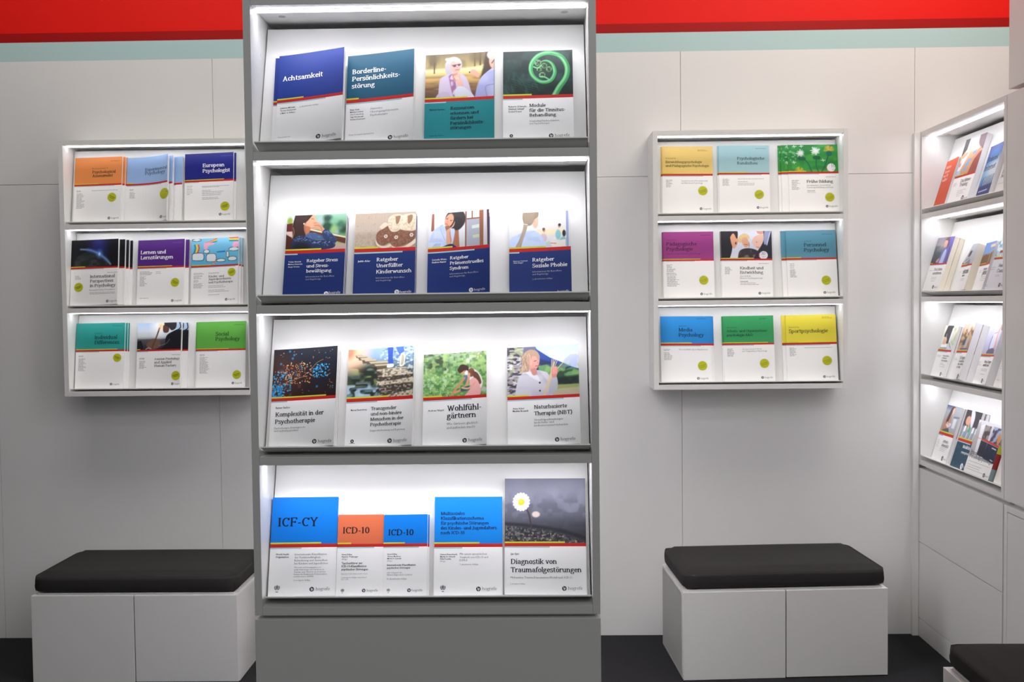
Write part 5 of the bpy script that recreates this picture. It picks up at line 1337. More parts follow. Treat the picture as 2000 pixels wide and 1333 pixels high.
 {'k':'R0Entw','u':'R','r':0,'s0':0.0281,'H':0.326,'w':0.235,'phi':0.3,'rho':0.8,'n0':0.012,'rt':0.5942,'rb':0.5664,'top':(228,196,112),'bot':(247,247,246),'yf':0.21,'bf':0.81,'T':[('Zeitschrift für',16.1,265.4,49.3,'s',(110,92,50)),('Entwicklungspsychologie',16.6,245.8,168.9,'S',(44,38,26)),('und Pädagogische Psychologie',16.4,227.5,202.1,'S',(44,38,26)),('German Journal of Developmental',88.2,157.5,121.3,'s',(120,120,124)),('and Educational Psychology',88.1,147.0,99.6,'s',(120,120,124))],'G':[(166.0,307.5,55.4,2,4.6),(17.0,163.1,33.9,8,4.7)],'logo':(178.1,27.3,6.1,187.8,23.2,37.8),'stick':(187.5,112.8,21.7)},
 {'k':'R0Rund','u':'R','r':0,'s0':0.2918,'H':0.3259,'w':0.2332,'phi':1.4,'rho':0.9,'n0':0.012,'rt':0.5961,'rb':0.572,'top':(158,196,200),'bot':(247,247,246),'yf':0.58,'bf':0.84,'T':[('Psychologische',85.3,256.9,126.5,'S',(34,44,50)),('Rundschau',84.8,234.5,94.1,'S',(34,44,50))],'G':[(170.7,309.7,49.6,1,0.0),(15.8,163.4,34.1,7,4.9),(87.0,164.5,119.5,1,0.0),(86.7,150.6,48.8,1,0.0),(86.6,142.9,126.1,2,6.9)],'logo':(177.4,28.5,6.0,187.4,24.7,37.8),'stick':(184.0,90.6,21.5)},
 {'k':'R0Frue','u':'R','r':0,'s0':0.6151,'H':0.3257,'w':0.2315,'phi':1.2,'rho':0.6,'n0':0.012,'rt':0.6023,'rb':0.5737,'top':'dandelion','bot':(247,247,246),'yf':0.355,'bf':0.61,'T':[('Frühe Bildung',83.5,143.0,120.0,'B',(28,28,36)),('Interdisziplinäre Zeitschrift für',83.7,128.4,109.2,'s',(120,120,124)),('Forschung,Ausbildung und Praxis',83.4,118.3,121.9,'s',(120,120,124)),('Schwerpunkt',84.9,103.3,34.9,'b',(28,28,36)),('Frühe Lernwege',84.7,95.7,38.5,'s',(120,120,124))],'G':[(171.6,169.6,46.9,1,0.0),(14.0,154.8,39.0,10,4.9)],'logo':(173.2,31.1,6.0,182.8,27.2,39.0),'stick':(186.7,73.9,21.4)},
 {'k':'R1Paed','u':'R','r':1,'s0':0.032,'H':0.3175,'w':0.2353,'phi':1.3,'rho':0.4,'n0':0.012,'rt':0.5832,'rb':0.561,'top':(150,56,124),'bot':(247,247,246),'yf':0.735,'bf':0.62,'T':[('Zeitschrift für',14.9,275.5,49.7,'s',(90,30,76)),('Pädagogische',15.8,251.7,142.4,'S',(48,14,44)),('Psychologie',15.7,227.3,123.4,'S',(48,14,44)),('German Journal of Educational Psychology',15.0,210.1,159.0,'s',(90,30,76))],'G':[(174.7,299.7,47.6,1,0.0),(15.7,158.8,27.4,4,4.3),(15.4,139.7,45.0,4,4.3),(15.0,120.7,48.2,3,4.3),(16.4,106.2,64.3,12,4.4)],'logo':(175.3,21.3,6.1,186.0,17.3,37.1),'stick':(186.3,86.2,21.4)},
 {'k':'R1Kind','u':'R','r':1,'s0':0.3043,'H':0.3175,'w':0.2359,'phi':0.2,'rho':0.4,'n0':0.012,'rt':0.5867,'rb':0.5599,'top':'children','bot':(247,247,246),'yf':0.64,'bf':0.5,'T':[('Kindheit und',84.5,135.0,109.2,'S',(28,28,36)),('Entwicklung',84.5,114.7,106.9,'S',(28,28,36)),('Zeitschrift für',84.5,100.3,50.4,'s',(120,120,124)),('Klinische Kinderpsychologie',84.2,90.5,104.9,'s',(120,120,124)),('Schwerpunkt',84.4,76.1,35.9,'b',(28,28,36))],'G':[(172.0,162.0,47.2,1,0.0),(14.3,145.3,33.5,8,4.6),(84.3,69.5,123.5,2,6.5)],'logo':(173.3,22.0,6.1,183.4,18.7,38.1)},
 {'k':'R1Pers','u':'R','r':1,'s0':0.6095,'H':0.3179,'w':0.2314,'phi':0.3,'rho':-0.3,'n0':0.012,'rt':0.5876,'rb':0.5608,'top':(90,146,166),'bot':(247,247,246),'yf':0.29,'bf':0.6,'T':[('Journal of',82.6,263.5,35.4,'s',(40,70,84)),('Personnel',82.8,240.5,103.1,'S',(18,32,42)),('Psychology',82.0,216.1,117.1,'S',(18,32,42))],'G':[(167.8,297.6,49.2,1,0.0),(13.6,158.8,28.2,4,6.5),(13.3,130.7,30.5,9,4.3)],'logo':(169.5,21.8,6.1,179.2,18.1,39.6),'stick':(178.7,79.4,21.7)},
 {'k':'R2Medi','u':'R','r':2,'s0':0.0186,'H':0.3116,'w':0.2368,'phi':-2.3,'rho':0.2,'n0':0.012,'rt':0.5852,'rb':0.5542,'top':(40,136,206),'bot':(247,247,246),'yf':0.62,'bf':0.8,'T':[('Journal of',86.7,262.8,36.1,'s',(20,60,100)),('Media',86.5,239.2,64.7,'S',(12,26,58)),('Psychology',85.9,215.0,118.3,'S',(12,26,58)),('Theories,Methods,and Applications',84.7,151.1,135.6,'s',(120,120,124))],'G':[(172.0,298.6,48.9,1,0.0),(14.5,153.9,36.3,2,4.9),(14.2,138.7,42.2,8,4.8)],'logo':(173.2,17.8,6.2,183.1,13.7,38.0),'stick':(194.3,77.1,21.9)},
 {'k':'R2A&O','u':'R','r':2,'s0':0.3139,'H':0.3096,'w':0.2324,'phi':3.6,'rho':0.1,'n0':0.012,'rt':0.5847,'rb':0.5573,'top':(50,148,88),'bot':(247,247,246),'yf':0.88,'bf':0.6,'T':[('Zeitschrift für',16.1,252.6,49.1,'s',(24,80,50)),('Arbeits- und Organisations-',15.8,233.2,188.8,'S',(10,44,30)),('psychologie A&O',15.9,213.9,119.2,'S',(10,44,30)),('German Journal of Work',85.5,149.5,88.3,'s',(120,120,124)),('and Organizational Psychology',85.2,139.8,113.1,'s',(120,120,124))],'G':[(168.8,296.3,48.7,2,4.5),(15.7,153.2,33.1,9,4.3)],'logo':(174.0,18.0,6.0,183.5,14.1,37.7),'stick':(184.9,84.1,21.4)},
 {'k':'R2Spor','u':'R','r':2,'s0':0.6066,'H':0.3111,'w':0.2309,'phi':4.5,'rho':-0.1,'n0':0.012,'rt':0.58,'rb':0.549,'top':(228,212,66),'bot':(247,247,246),'yf':0.24,'bf':0.87,'T':[('Zeitschrift für',13.5,251.3,49.1,'s',(110,100,30)),('Sportpsychologie',14.2,227.1,178.7,'S',(40,42,24))],'G':[(167.2,298.3,49.8,2,4.8),(14.0,155.4,31.2,9,4.6),(82.6,154.8,127.9,1,0.0)],'logo':(167.7,19.1,5.9,177.5,15.5,37.6),'stick':(183.0,94.2,21.8)},
 {'k':'Q0oran','u':'Q','r':0,'s0':0.0507,'H':0.2314,'w':0.1591,'phi':4.5,'rho':0,'n0':0.02,'rt':0.6494,'rb':0.6279,'top':(212,78,38),'bot':(212,78,38),'yf':0,'bf':0,'T':[('Machen',14.1,191.8,68.7,'S',(250,225,215)),('Sie doch,',16.4,170.0,66.3,'S',(250,225,215)),('was Sie',10.9,151.2,64.7,'S',(250,225,215)),('wollen!',12.8,129.9,66.1,'S',(250,225,215))],'G':[]},
 {'k':'Q0Memo','u':'Q','r':0,'s0':0.2163,'H':0.3084,'w':0.2127,'phi':0,'rho':0,'n0':0.025,'rt':0.4387,'rb':0.4061,'top':'memo','bot':(247,247,246),'yf':0.4,'bf':0.0,'T':[('Das Memo-',84.8,98.5,105.7,'S',(28,28,36)),('Training',84.8,79.0,83.1,'S',(28,28,36))],'G':[(12.2,99.2,44.3,3,5.9),(81.0,59.0,102.2,3,7.7),(86.7,34.4,35.2,1,0.0)],'logo':(160.1,20.9,11.4,175.6,14.5,35.7)},
 {'k':'Q0Inte','u':'Q','r':0,'s0':0.5414,'H':0.2213,'w':0.1519,'phi':5,'rho':0,'n0':0.035,'rt':0.4055,'rb':0.386,'top':'internet','bot':(40,52,130),'yf':0,'bf':0,'T':[('Steinzeit',8.3,150.4,120.6,'S',(20,26,60)),('Internet',7.0,112.5,122.6,'S',(20,26,60))],'G':[(63.6,205.3,65.3,1,0.0)]},
 {'k':'Q1Lebe','u':'Q','r':1,'s0':0.0071,'H':0.2597,'w':0.18,'phi':-2.0,'rho':0,'n0':0.052,'rt':0.5134,'rb':0.4871,'top':'hiker','bot':(247,247,246),'yf':0.15,'bf':0.85,'T':[('Das Leben',66.1,97.7,86.1,'S',(28,28,36)),('annehmen',63.3,79.2,91.3,'S',(28,28,36))],'G':[(8.4,98.7,45.3,1,0.0),(61.5,64.2,82.1,2,7.1),(66.9,46.8,43.6,1,0.0)],'logo':(111.7,18.5,8.6,126.4,14.1,34.7)},
 {'k':'Q1grey','u':'Q','r':1,'s0':0.34,'H':0.2085,'w':0.14,'phi':6,'rho':0,'n0':0.04,'rt':0.5634,'rb':0.5259,'top':'lonely','bot':(247,247,246),'yf':0.5,'bf':0.6,'T':[('Liebe und',50.0,84.2,69.0,'S',(28,28,36)),('Sexualität',47.6,75.1,77.0,'S',(28,28,36)),('heilen',50.5,62.8,35.2,'S',(28,28,36))],'G':[(-0.1,85.1,24.1,1,0.0),(46.1,51.2,68.9,2,6.2)]},
 {'k':'Q1blue','u':'Q','r':1,'s0':0.512,'H':0.2105,'w':0.132,'phi':7,'rho':0,'n0':0.035,'rt':0.5497,'rb':0.5182,'top':'road','bot':(247,247,246),'yf':0.6,'bf':0.8,'T':[('Besser',73.2,85.8,45.1,'S',(28,28,36)),('Lebensweg',72.0,76.0,71.8,'S',(28,28,36)),('gehen',69.9,64.9,68.5,'S',(28,28,36))],'G':[(22.9,87.0,32.8,2,7.6),(68.7,55.1,68.5,3,7.5)]},
 {'k':'Q1Hand','u':'Q','r':1,'s0':0.655,'H':0.2686,'w':0.172,'phi':0,'rho':0,'n0':0.045,'rt':0.5088,'rb':0.4801,'top':'office','bot':(215,215,222),'yf':1,'bf':0.8,'T':[('Handbuch',62.5,95.3,90.6,'S',(28,28,36)),('Coaching',62.0,71.4,92.7,'S',(28,28,36))],'G':[(-1.9,94.1,44.1,2,8.5),(57.1,60.6,64.4,2,5.5),(-7.4,20.7,28.2,2,6.3)],'logo':(121.6,18.6,8.7,136.4,13.3,44.6)},
 {'k':'Q2Wiss','u':'Q','r':2,'s0':0.0326,'H':0.2461,'w':0.17,'phi':3,'rho':0,'n0':0.02,'rt':0.5282,'rb':0.489,'top':'writer','bot':(247,247,246),'yf':0.38,'bf':0.75,'T':[('Wissenschaftliche',83.8,97.2,87.8,'S',(28,28,36)),('Arbeiten in',84.8,86.2,54.9,'S',(28,28,36)),('Lehrerstudium',82.9,73.6,80.6,'S',(28,28,36))],'G':[(8.8,100.0,57.8,2,6.1),(80.5,64.0,74.5,2,6.8),(84.0,47.6,64.2,1,0.0)],'logo':(127.8,13.9,9.3,139.7,11.5,22.7)},
 {'k':'Q2Coac','u':'Q','r':2,'s0':0.275,'H':0.259,'w':0.175,'phi':9,'rho':0,'n0':0.035,'rt':0.5024,'rb':0.4663,'top':'crowd','bot':(247,247,246),'yf':0.95,'bf':0.5,'T':[('55 Fragen',80.3,91.0,93.4,'S',(28,28,36)),('Dramatherapie',81.9,77.9,89.4,'S',(28,28,36)),('und Gestaltung',80.8,64.9,100.4,'S',(28,28,36)),('im Team',79.2,51.0,58.0,'S',(28,28,36))],'G':[(1.8,93.0,54.3,2,5.9)],'logo':(144.4,13.0,12.2,161.0,10.4,35.9)},
 {'k':'Q2Wenn','u':'Q','r':2,'s0':0.514,'H':0.2585,'w':0.174,'phi':8,'rho':0,'n0':0.03,'rt':0.4915,'rb':0.4598,'top':'runner','bot':(247,247,246),'yf':0.9,'bf':0.75,'T':[('Wenn Sorgen',69.5,90.9,93.6,'S',(28,28,36)),('wirklich sind',63.9,76.6,79.9,'S',(28,28,36))],'G':[(-3.9,92.4,48.0,3,6.2),(58.7,63.0,90.9,2,6.2),(66.1,41.2,52.3,1,0.0)],'logo':(117.4,13.6,10.0,130.0,11.5,21.2)},
 {'k':'Q3Arbe','u':'Q','r':3,'s0':0.0495,'H':0.2635,'w':0.1817,'phi':2.5,'rho':0,'n0':0.02,'rt':0.5041,'rb':0.4556,'top':'reader','bot':(247,247,246),'yf':0.9,'bf':0.3,'T':[('Arbeits-',78.3,87.7,68.6,'S',(28,28,36)),('intensität',77.0,68.1,84.4,'S',(28,28,36))],'G':[(11.3,92.5,32.1,5,7.4),(70.4,61.8,91.3,3,7.3)],'logo':(130.6,16.4,11.4,148.8,11.9,33.9)},
 {'k':'Q3Mobi','u':'Q','r':3,'s0':0.2654,'H':0.2638,'w':0.175,'phi':3,'rho':0,'n0':0.02,'rt':0.496,'rb':0.4507,'top':'bottles','bot':(24,68,92),'yf':1,'bf':0.85,'T':[('Mobilitäts-',76.3,92.7,108.4,'B',(255,255,255)),('management',77.9,69.2,125.1,'B',(255,255,255))],'G':[(14.1,97.3,42.8,2,8.6),(73.5,65.2,90.6,1,0.0),(10.3,20.3,37.4,2,5.5)],'logo':(128.1,14.4,13.8,150.1,9.2,61.0)},
 {'k':'Q3Prax','u':'Q','r':3,'s0':0.4757,'H':0.2325,'w':0.235,'phi':0,'rho':0,'n0':0.05,'rt':0.3,'rb':0.3,'top':'praxis','bot':(247,247,246),'yf':0,'bf':0,'T':[('Praxis der',14.8,81.7,110.9,'S',(60,62,70)),('Personalpsychologie',14.5,66.7,213.0,'S',(60,62,70))],'G':[(16.3,51.1,199.5,1,0.0),(15.7,36.4,209.6,3,9.7)],'logo':(188.6,14.0,9.3,199.4,10.8,32.6)}
]
# ---------------------------------------------------------------- books and journals
YEL, REDC, TEAL = (196, 202, 58), (196, 34, 28), (150, 204, 208)
EXTRA = [
 {'k': 'Q0last', 'u': 'Q', 'r': 0, 's0': 0.700, 'H': 0.235, 'w': 0.128, 'phi': 2.0, 'rho': 0.0, 'n0': 0.03, 'rt': 0.60, 'rb': 0.56, 'top': (46, 60, 66), 'bot': (236, 236, 234), 'yf': .9, 'bf': .5,
  'T': [('Digital', 22, 84, 60, 'S', (28, 28, 36)), ('Beruf', 22, 66, 50, 'S', (28, 28, 36))], 'G': [(16, 118, 40, 2, 9), (16, 40, 60, 1, 0)]},
 {'k': 'Q2last', 'u': 'Q', 'r': 2, 's0': 0.708, 'H': 0.25, 'w': 0.12, 'phi': 2.0, 'rho': 0.0, 'n0': 0.03, 'rt': 0.52, 'rb': 0.485, 'top': (60, 66, 84), 'bot': (238, 238, 236), 'yf': .9, 'bf': .6,
  'T': [], 'G': [(12, 96, 50, 3, 9), (10, 30, 30, 1, 0)]},
 {'k': 'Q3last', 'u': 'Q', 'r': 3, 's0': 0.716, 'H': 0.255, 'w': 0.11, 'phi': 1.0, 'rho': 0.0, 'n0': 0.03, 'rt': 0.56, 'rb': 0.52, 'top': (212, 112, 50), 'bot': (238, 236, 230), 'yf': .5, 'bf': .6,
  'T': [], 'G': [(30, 112, 50, 2, 9)]},
]
FULL = {'Q0oran', 'Q0Inte'}
NORED = {'Q0oran', 'Q0Inte', 'Q3Prax'}
# sideways shifts of the copies in each stack, rear copy first, front copy last
STACK = {'C0Acht': [-.0125, 0], 'C0Bord': [0, 0, 0], 'C0Ress': [0, 0], 'C0Modu': [0, 0], 'C1Stre': [0, 0], 'C1Uner': [0, 0], 'C1Prae': [0, 0], 'C1Phob': [0, 0],
 'C2Komp': [0, 0, 0], 'C2Tran': [0, 0, 0], 'C2Wohl': [0, 0], 'C2Natu': [0, 0], 'C3ICF': [0], 'C3ICDo': [0], 'C3ICDb': [.004, 0], 'C3Mult': [0], 'C3Diag': [0],
 'L0PsyA': [.02, .012, 0], 'L0Exp': [.055, .016, 0], 'L0EurP': [.01, 0], 'L1Intl': [.052, .039, .026, 0], 'L1Lern': [.018, 0], 'L1Kind': [.016, .009, 0], 'L2Indi': [.017, .010, 0],
 'L2Avia': [.028, 0], 'L2Soci': [-.008, 0], 'R0Entw': [-.005, 0], 'R0Rund': [-.006, 0], 'R0Frue': [-.045, -.031, 0], 'R1Paed': [-.004, 0], 'R1Kind': [-.004, 0], 'R1Pers': [-.022, 0],
 'R2Medi': [.014, .008, .004, 0], 'R2A&O': [-.006, 0], 'R2Spor': [-.017, 0], 'Q1Lebe': [0, 0], 'Q2Wiss': [.003, 0], 'Q2Coac': [.002, 0], 'Q3Arbe': [.004, 0], 'Q3Mobi': [.012, 0]}
CREAM = {'Q1Lebe', 'Q1grey'}
PLACE = {'C0': 'top tier of central display', 'C1': 'second tier of central display', 'C2': 'third tier of central display', 'C3': 'bottom tier of central display',
 'L0': 'top of left wall shelf', 'L1': 'middle of left wall shelf', 'L2': 'bottom of left wall shelf',
 'R0': 'top of right wall shelf', 'R1': 'middle of right wall shelf', 'R2': 'bottom of right wall shelf',
 'Q0': 'top tier of angled side display', 'Q1': 'second tier of angled side display', 'Q2': 'third tier of angled side display', 'Q3': 'bottom tier of angled side display'}
LOOK = {'C0Acht': 'dark blue and white book', 'C0Bord': 'petrol green and white book', 'C0Ress': 'teal book picturing two people talking outdoors', 'C0Modu': 'white book picturing a curled green fern',
 'C1Stre': 'blue book picturing a woman leaning at a window', 'C1Uner': 'blue book picturing a pair of baby shoes', 'C1Prae': 'blue book picturing a curly-haired woman', 'C1Phob': 'blue book picturing a ponytailed woman from behind',
 'C2Komp': 'white book picturing glowing dots on black', 'C2Tran': 'white book picturing stepping stones over water', 'C2Wohl': 'white book picturing two people gardening', 'C2Natu': 'white book picturing a woman holding dry grass',
 'C3ICF': 'large bright blue hardback with dark capitals', 'C3ICDo': 'small orange and white pocket book', 'C3ICDb': 'small bright blue pocket book', 'C3Mult': 'bright blue and white book with five-line title', 'C3Diag': 'tall white book picturing a daisy on asphalt',
 'L0PsyA': 'orange and white journal', 'L0Exp': 'light blue journal with curling cover', 'L0EurP': 'navy blue and white journal', 'L1Intl': 'black journal picturing the earth from space', 'L1Lern': 'purple and white journal', 'L1Kind': 'journal picturing clouds and rainbows',
 'L2Indi': 'teal green and white journal', 'L2Avia': 'white journal picturing a pilot in sunlight', 'L2Soci': 'lime green and white journal', 'R0Entw': 'sand yellow and white journal', 'R0Rund': 'pale blue-grey and white journal', 'R0Frue': 'white journal picturing dandelions on green',
 'R1Paed': 'magenta and white journal', 'R1Kind': 'white journal picturing children seen from below', 'R1Pers': 'steel blue and white journal', 'R2Medi': 'sky blue and white journal', 'R2A&O': 'emerald green and white journal', 'R2Spor': 'bright yellow and white journal',
 'Q0oran': 'small all-orange paperback', 'Q0Memo': 'thick white hardback picturing hands with cards', 'Q0Inte': 'small deep blue paperback', 'Q0last': 'white book half hidden at the front stile',
 'Q1Lebe': 'white book picturing a violet-jacketed hiker', 'Q1grey': 'small white book with pale grey picture', 'Q1blue': 'small white book picturing a signpost under blue sky', 'Q1Hand': 'tall white book with pale office picture',
 'Q2Wiss': 'white book picturing a writing hand', 'Q2Coac': 'white book picturing a crowd of people', 'Q2Wenn': 'white book picturing a lilac-white figure', 'Q2last': 'white book cut off by the front stile',
 'Q3Arbe': 'white book picturing a woman reading', 'Q3Mobi': 'dark petrol book picturing bottles', 'Q3Prax': 'white brochure picturing two dark books', 'Q3last': 'white book with orange corner by the front stile'}


def rotm(deg):
    return Matrix.Rotation(math.radians(deg), 4, 'Z')


def tray_frame(u, row):
    if u == 'C':
        o, th, a = (-0.72158 + 0.01932, -2.3021 + 0.05, 2.38802 - (row + 1) * P + 0.0217 + 0.0115), TH_C, 0
    elif u == 'Q':
        o, th, a = (1.85231 + 0.05, -0.0005 - 0.0243, 2.39132 - (row + 1) * P + 0.0228 + 0.0115), TH_Q, 1
    elif u == 'L':
        o, th, a = (-2.18695 + 0.0222, -0.1872 + 0.063, 2.38011 - (row + 1) * P + 0.0224 + 0.0055), TH_W, 0
    else:
        o, th, a = (0.56537 + 0.0222, -0.1872 + 0.063, 2.38575 - (row + 1) * P + 0.0224 + 0.0055), TH_W, 0
    s, c = math.sin(th), math.cos(th)
    if a == 0:
        S_, Q_, N_ = (1, 0, 0), (0, s, c), (0, -c, s)
    else:
        S_, Q_, N_ = (0, -1, 0), (s, 0, c), (-c, 0, s)
    return Matrix(((S_[0], Q_[0], N_[0], o[0]), (S_[1], Q_[1], N_[1], o[1]), (S_[2], Q_[2], N_[2], o[2]), (0, 0, 0, 1)))


class Sheet:
    def __init__(s):
        s.V, s.C, s.F = [], [], []
        s.n = 0

    def add(s, V, F, col, layer):
        """V: (s, q) points; col: one linear colour or one per point."""
        V = np.asarray(V, float)
        m = np.empty((len(V), 3))
        m[:, :2] = V
        m[:, 2] = layer
        s.V.append(m)
        c = np.asarray(col, float)
        s.C.append(np.broadcast_to(c, (len(V), 3)) if c.ndim == 1 else c)
        s.F += [tuple(i + s.n for i in f) for f in F]
        s.n += len(V)

    def rect(s, x0, x1, y0, y1, col, layer=0, nx=14):
        nx = max(1, nx)
        xs = np.linspace(x0, x1, nx + 1)
        V = [(x, y0) for x in xs] + [(x, y1) for x in xs]
        s.add(V, [(i, i + 1, nx + 2 + i, nx + 1 + i) for i in range(nx)], lin(col), layer)

    def disc(s, x, y, r, col, layer, n=24):
        s.add([(x + r * math.cos(2 * math.pi * i / n), y + r * math.sin(2 * math.pi * i / n)) for i in range(n)], [tuple(range(n))], lin(col), layer)

    def pen(s, pts, w, col, layer):
        V, F = [], []
        stroke(V, F, pts, w, w)
        s.add(V, F, lin(col), layer)

    def text(s, t, x, y, wd, style, col, layer=3):
        if style in PEN:
            V, F = serif_text(t, style)
        else:
            V, F = sans_text(t, style == 'b')
        if not len(V):
            return
        V = np.array(V)
        x0, x1 = V[:, 0].min(), V[:, 0].max()
        k = wd / (x1 - x0)
        V = (V - np.array([x0, 0])) * k + np.array([x, y])
        s.add(V, F, lin(col), layer)


def finish(name, V, C, F, m, parent):
    me = bpy.data.meshes.new(name)
    me.from_pydata(V.tolist(), [], F)
    a = me.attributes.new('paint', 'FLOAT_COLOR', 'POINT')
    a.data.foreach_set('color', np.hstack([C, np.ones((len(C), 1))]).astype(np.float32).ravel())
    me.materials.append(m)
    me.update()
    o = bpy.data.objects.new(name, me)
    COL.objects.link(o)
    o.parent = parent
    return o


def dark(c):
    return (0.3 * c[0] + 0.6 * c[1] + 0.1 * c[2]) < 150


_artcache = {}


def art_colours(name, nx, ny, asp):
    k = (name, nx, ny)
    if k not in _artcache:
        A = Art(nx, ny, asp)
        ARTS[name](A)
        A.a += (np.random.RandomState(1).rand(ny, nx, 1) - 0.5) * 5
        _artcache[k] = A.a
    return _artcache[k]


def build_copy(d, j, N, dx, front, dprev=0.0):
    w, H = d['w'], d['H']
    phi = max(-1.5, d['phi'])
    ex = 2.2 if d['k'] == 'L0Exp' else 1.2
    n0 = d['n0']
    sw = w * math.sin(math.radians(phi))
    cs = 1 - (1 - math.cos(math.radians(phi))) * 0.9

    def nf(s, jj):
        return (n0 + sw * np.clip(s / w, 0, 1.3) ** ex) * (jj + 1) / N

    nb0 = 0.0008 if j == 0 else n0 * j / N

    def nfront(s):
        return nf(s, j) - nb0

    def nback(s):
        return (np.full_like(s, 0.0) if j == 0 else np.maximum(nf(s, j - 1), nf(s + dx - dprev, j - 1)) - nb0 + 0.0009)

    key = d['k']
    kind = 'journal' if d['u'] in 'LR' else 'book'
    label = LOOK[key]
    pl = PLACE[key[:2]]
    if front:
        lab = label + (', front copy, ' if N > 1 else ', ') + pl
    else:
        lab = 'copy behind ' + label + ', ' + pl
    root = bpy.data.objects.new(kind, None)
    root.empty_display_size = 0.03
    COL.objects.link(root)
    tag(root, lab, kind, ('stack of the ' + label) if N > 1 else None)
    root.matrix_world = tray_frame(d['u'], d['r']) @ Matrix.Translation((d['s0'] + dx, 0.0006 + max(0.0, w * math.sin(math.radians(d['rho']))), nb0 + 0.0002)) @ Matrix.Rotation(math.radians(-d['rho']), 4, 'Z')

    S = Sheet()
    rt, rb = d['rt'], d['rb']
    if key in FULL:
        rt = rb = 0.0
    top, bot = d['top'], d['bot']
    full_art = front or N > 1 and abs(dx) > 0.02
    if isinstance(top, str):
        res = {'C': 0.00105, 'Q': 0.0016}.get(d['u'], 0.0019)
        nx, ny = max(8, int(w / res)), max(8, int((1 - rt) * H / res))
        colr = art_colours(top, nx, ny, w / ((1 - rt) * H))
        edge_col = tuple(colr[:, :2].mean(axis=(0, 1)))
        if full_art:
            gx, gy = np.meshgrid(np.linspace(0, w, nx), np.linspace(H, rt * H, ny))
            F = []
            idx = np.arange(nx * ny).reshape(ny, nx)
            q = np.stack([idx[1:, :-1], idx[1:, 1:], idx[:-1, 1:], idx[:-1, :-1]], -1).reshape(-1, 4)
            S.add(np.stack([gx.ravel(), gy.ravel()], 1), [tuple(x) for x in q.tolist()], linarr(colr).reshape(-1, 3), 0)
        else:
            S.rect(0, w, rt * H, H, tuple(colr.mean(axis=(0, 1))), 0)
    else:
        edge_col = top
        S.rect(0, w, rt * H, H, top, 0)
    th = (rt - rb) * H
    if rb > 0:
        S.rect(0, w, 0, rb * H, bot, 0)
    if key not in NORED:
        S.rect(0, w, rb * H, rt * H, REDC, 0)
        if d['yf']:
            S.rect(0, w * d['yf'], rt * H, rt * H + th * 0.45, YEL, 1, 10)
        if d['bf']:
            S.rect(0, w * d['bf'], rb * H - th * 0.38, rb * H, TEAL, 1, 10)
    if front:
        for t, x, y, wd, st, c in d['T']:
            S.text(t, x / 1000, y / 1000, min(wd / 1000, w - x / 1000 - 0.005), st, c)
        rnd = random.Random(len(key) + int(w * 1e5))
        for x, y, wd, n, dy in d['G']:
            onTop = y / 1000 > rt * H
            base = bot if not onTop else (top if not isinstance(top, str) else (40, 40, 60))
            gc = tuple(b * 0.62 for b in base) if 0.3 * base[0] + 0.6 * base[1] + 0.1 * base[2] > 75 else tuple(min(255, b + 40) for b in base)
            hh = 0.0009 if d['u'] in 'LR' else 0.0007
            for i in range(n):
                q = (y - dy * i / 1 * (1.0 if n > 1 else 0)) / 1000
                if q < 0.004:
                    continue
                xx = x / 1000
                end = xx + wd / 1000 * (rnd.uniform(0.55, 1.0) if n > 1 else 1.0)
                while xx < end - 0.002:
                    l = min(rnd.uniform(0.006, 0.016), end - xx)
                    S.rect(xx, xx + l, q, q + 2 * hh, gc, 2, 1)
                    xx += l + 0.0018
        fg, bgc = ((250, 250, 250), bot) if dark(bot) else ((26, 26, 34), bot)
        if 'logo' in d:
            x, y, r, tx, ty, tw = (q / 1000 for q in d['logo'])
            S.disc(x, y, r, fg, 2)
            p = r * 0.085
            S.pen([(x - 0.28 * r, y + 0.72 * r), (x - 0.28 * r, y - 0.5 * r)], p, bgc, 3)
            S.pen([(x - 0.28 * r, y + 0.0 * r), (x - 0.05 * r, y + 0.2 * r), (x + 0.08 * r, y - 0.05 * r), (x + 0.08 * r, y - 0.75 * r)], p, bgc, 3)
            S.pen([(x + 0.08 * r, y + 0.25 * r), (x + 0.42 * r, y + 0.3 * r), (x + 0.55 * r, y - 0.02 * r), (x + 0.4 * r, y - 0.32 * r), (x + 0.1 * r, y - 0.3 * r)], p, bgc, 3)
            S.text('hogrefe', tx, ty, tw, 'H', fg if dark(bot) else (60, 60, 66))
        if 'who' in d:
            x, y, r = (q / 1000 for q in d['who'])
            g = (70, 74, 84)
            n = 20
            S.pen([(x + 0.55 * r * math.cos(i * 2 * math.pi / n), y + 0.1 * r + 0.55 * r * math.sin(i * 2 * math.pi / n)) for i in range(n + 1)], r * 0.05, g, 2)
            S.pen([(x + 0.32 * r * math.cos(i * 2 * math.pi / n), y + 0.1 * r + 0.32 * r * math.sin(i * 2 * math.pi / n)) for i in range(n + 1)], r * 0.04, g, 2)
            for a in (0, 45, 90, 135):
                c_, s_ = math.cos(math.radians(a)) * 0.55 * r, math.sin(math.radians(a)) * 0.55 * r
                S.pen([(x - c_, y + 0.1 * r - s_), (x + c_, y + 0.1 * r + s_)], r * 0.035, g, 2)
            S.pen([(x, y + 0.95 * r), (x, y - 0.5 * r)], r * 0.06, g, 3)
            S.pen([(x - 0.12 * r, y + 0.6 * r), (x + 0.14 * r, y + 0.4 * r), (x - 0.12 * r, y + 0.15 * r), (x + 0.1 * r, y - 0.1 * r)], r * 0.06, g, 3)
            for sg in (-1, 1):
                S.pen([(x + sg * r * 0.82 * math.sin(math.radians(a)), y + 0.08 * r - r * 0.82 * math.cos(math.radians(a))) for a in range(10, 140, 15)], r * 0.09, g, 2)
            S.rect(x - 0.4 * r, x + 0.4 * r, y - 1.4 * r, y - 1.2 * r, g, 2, 1)
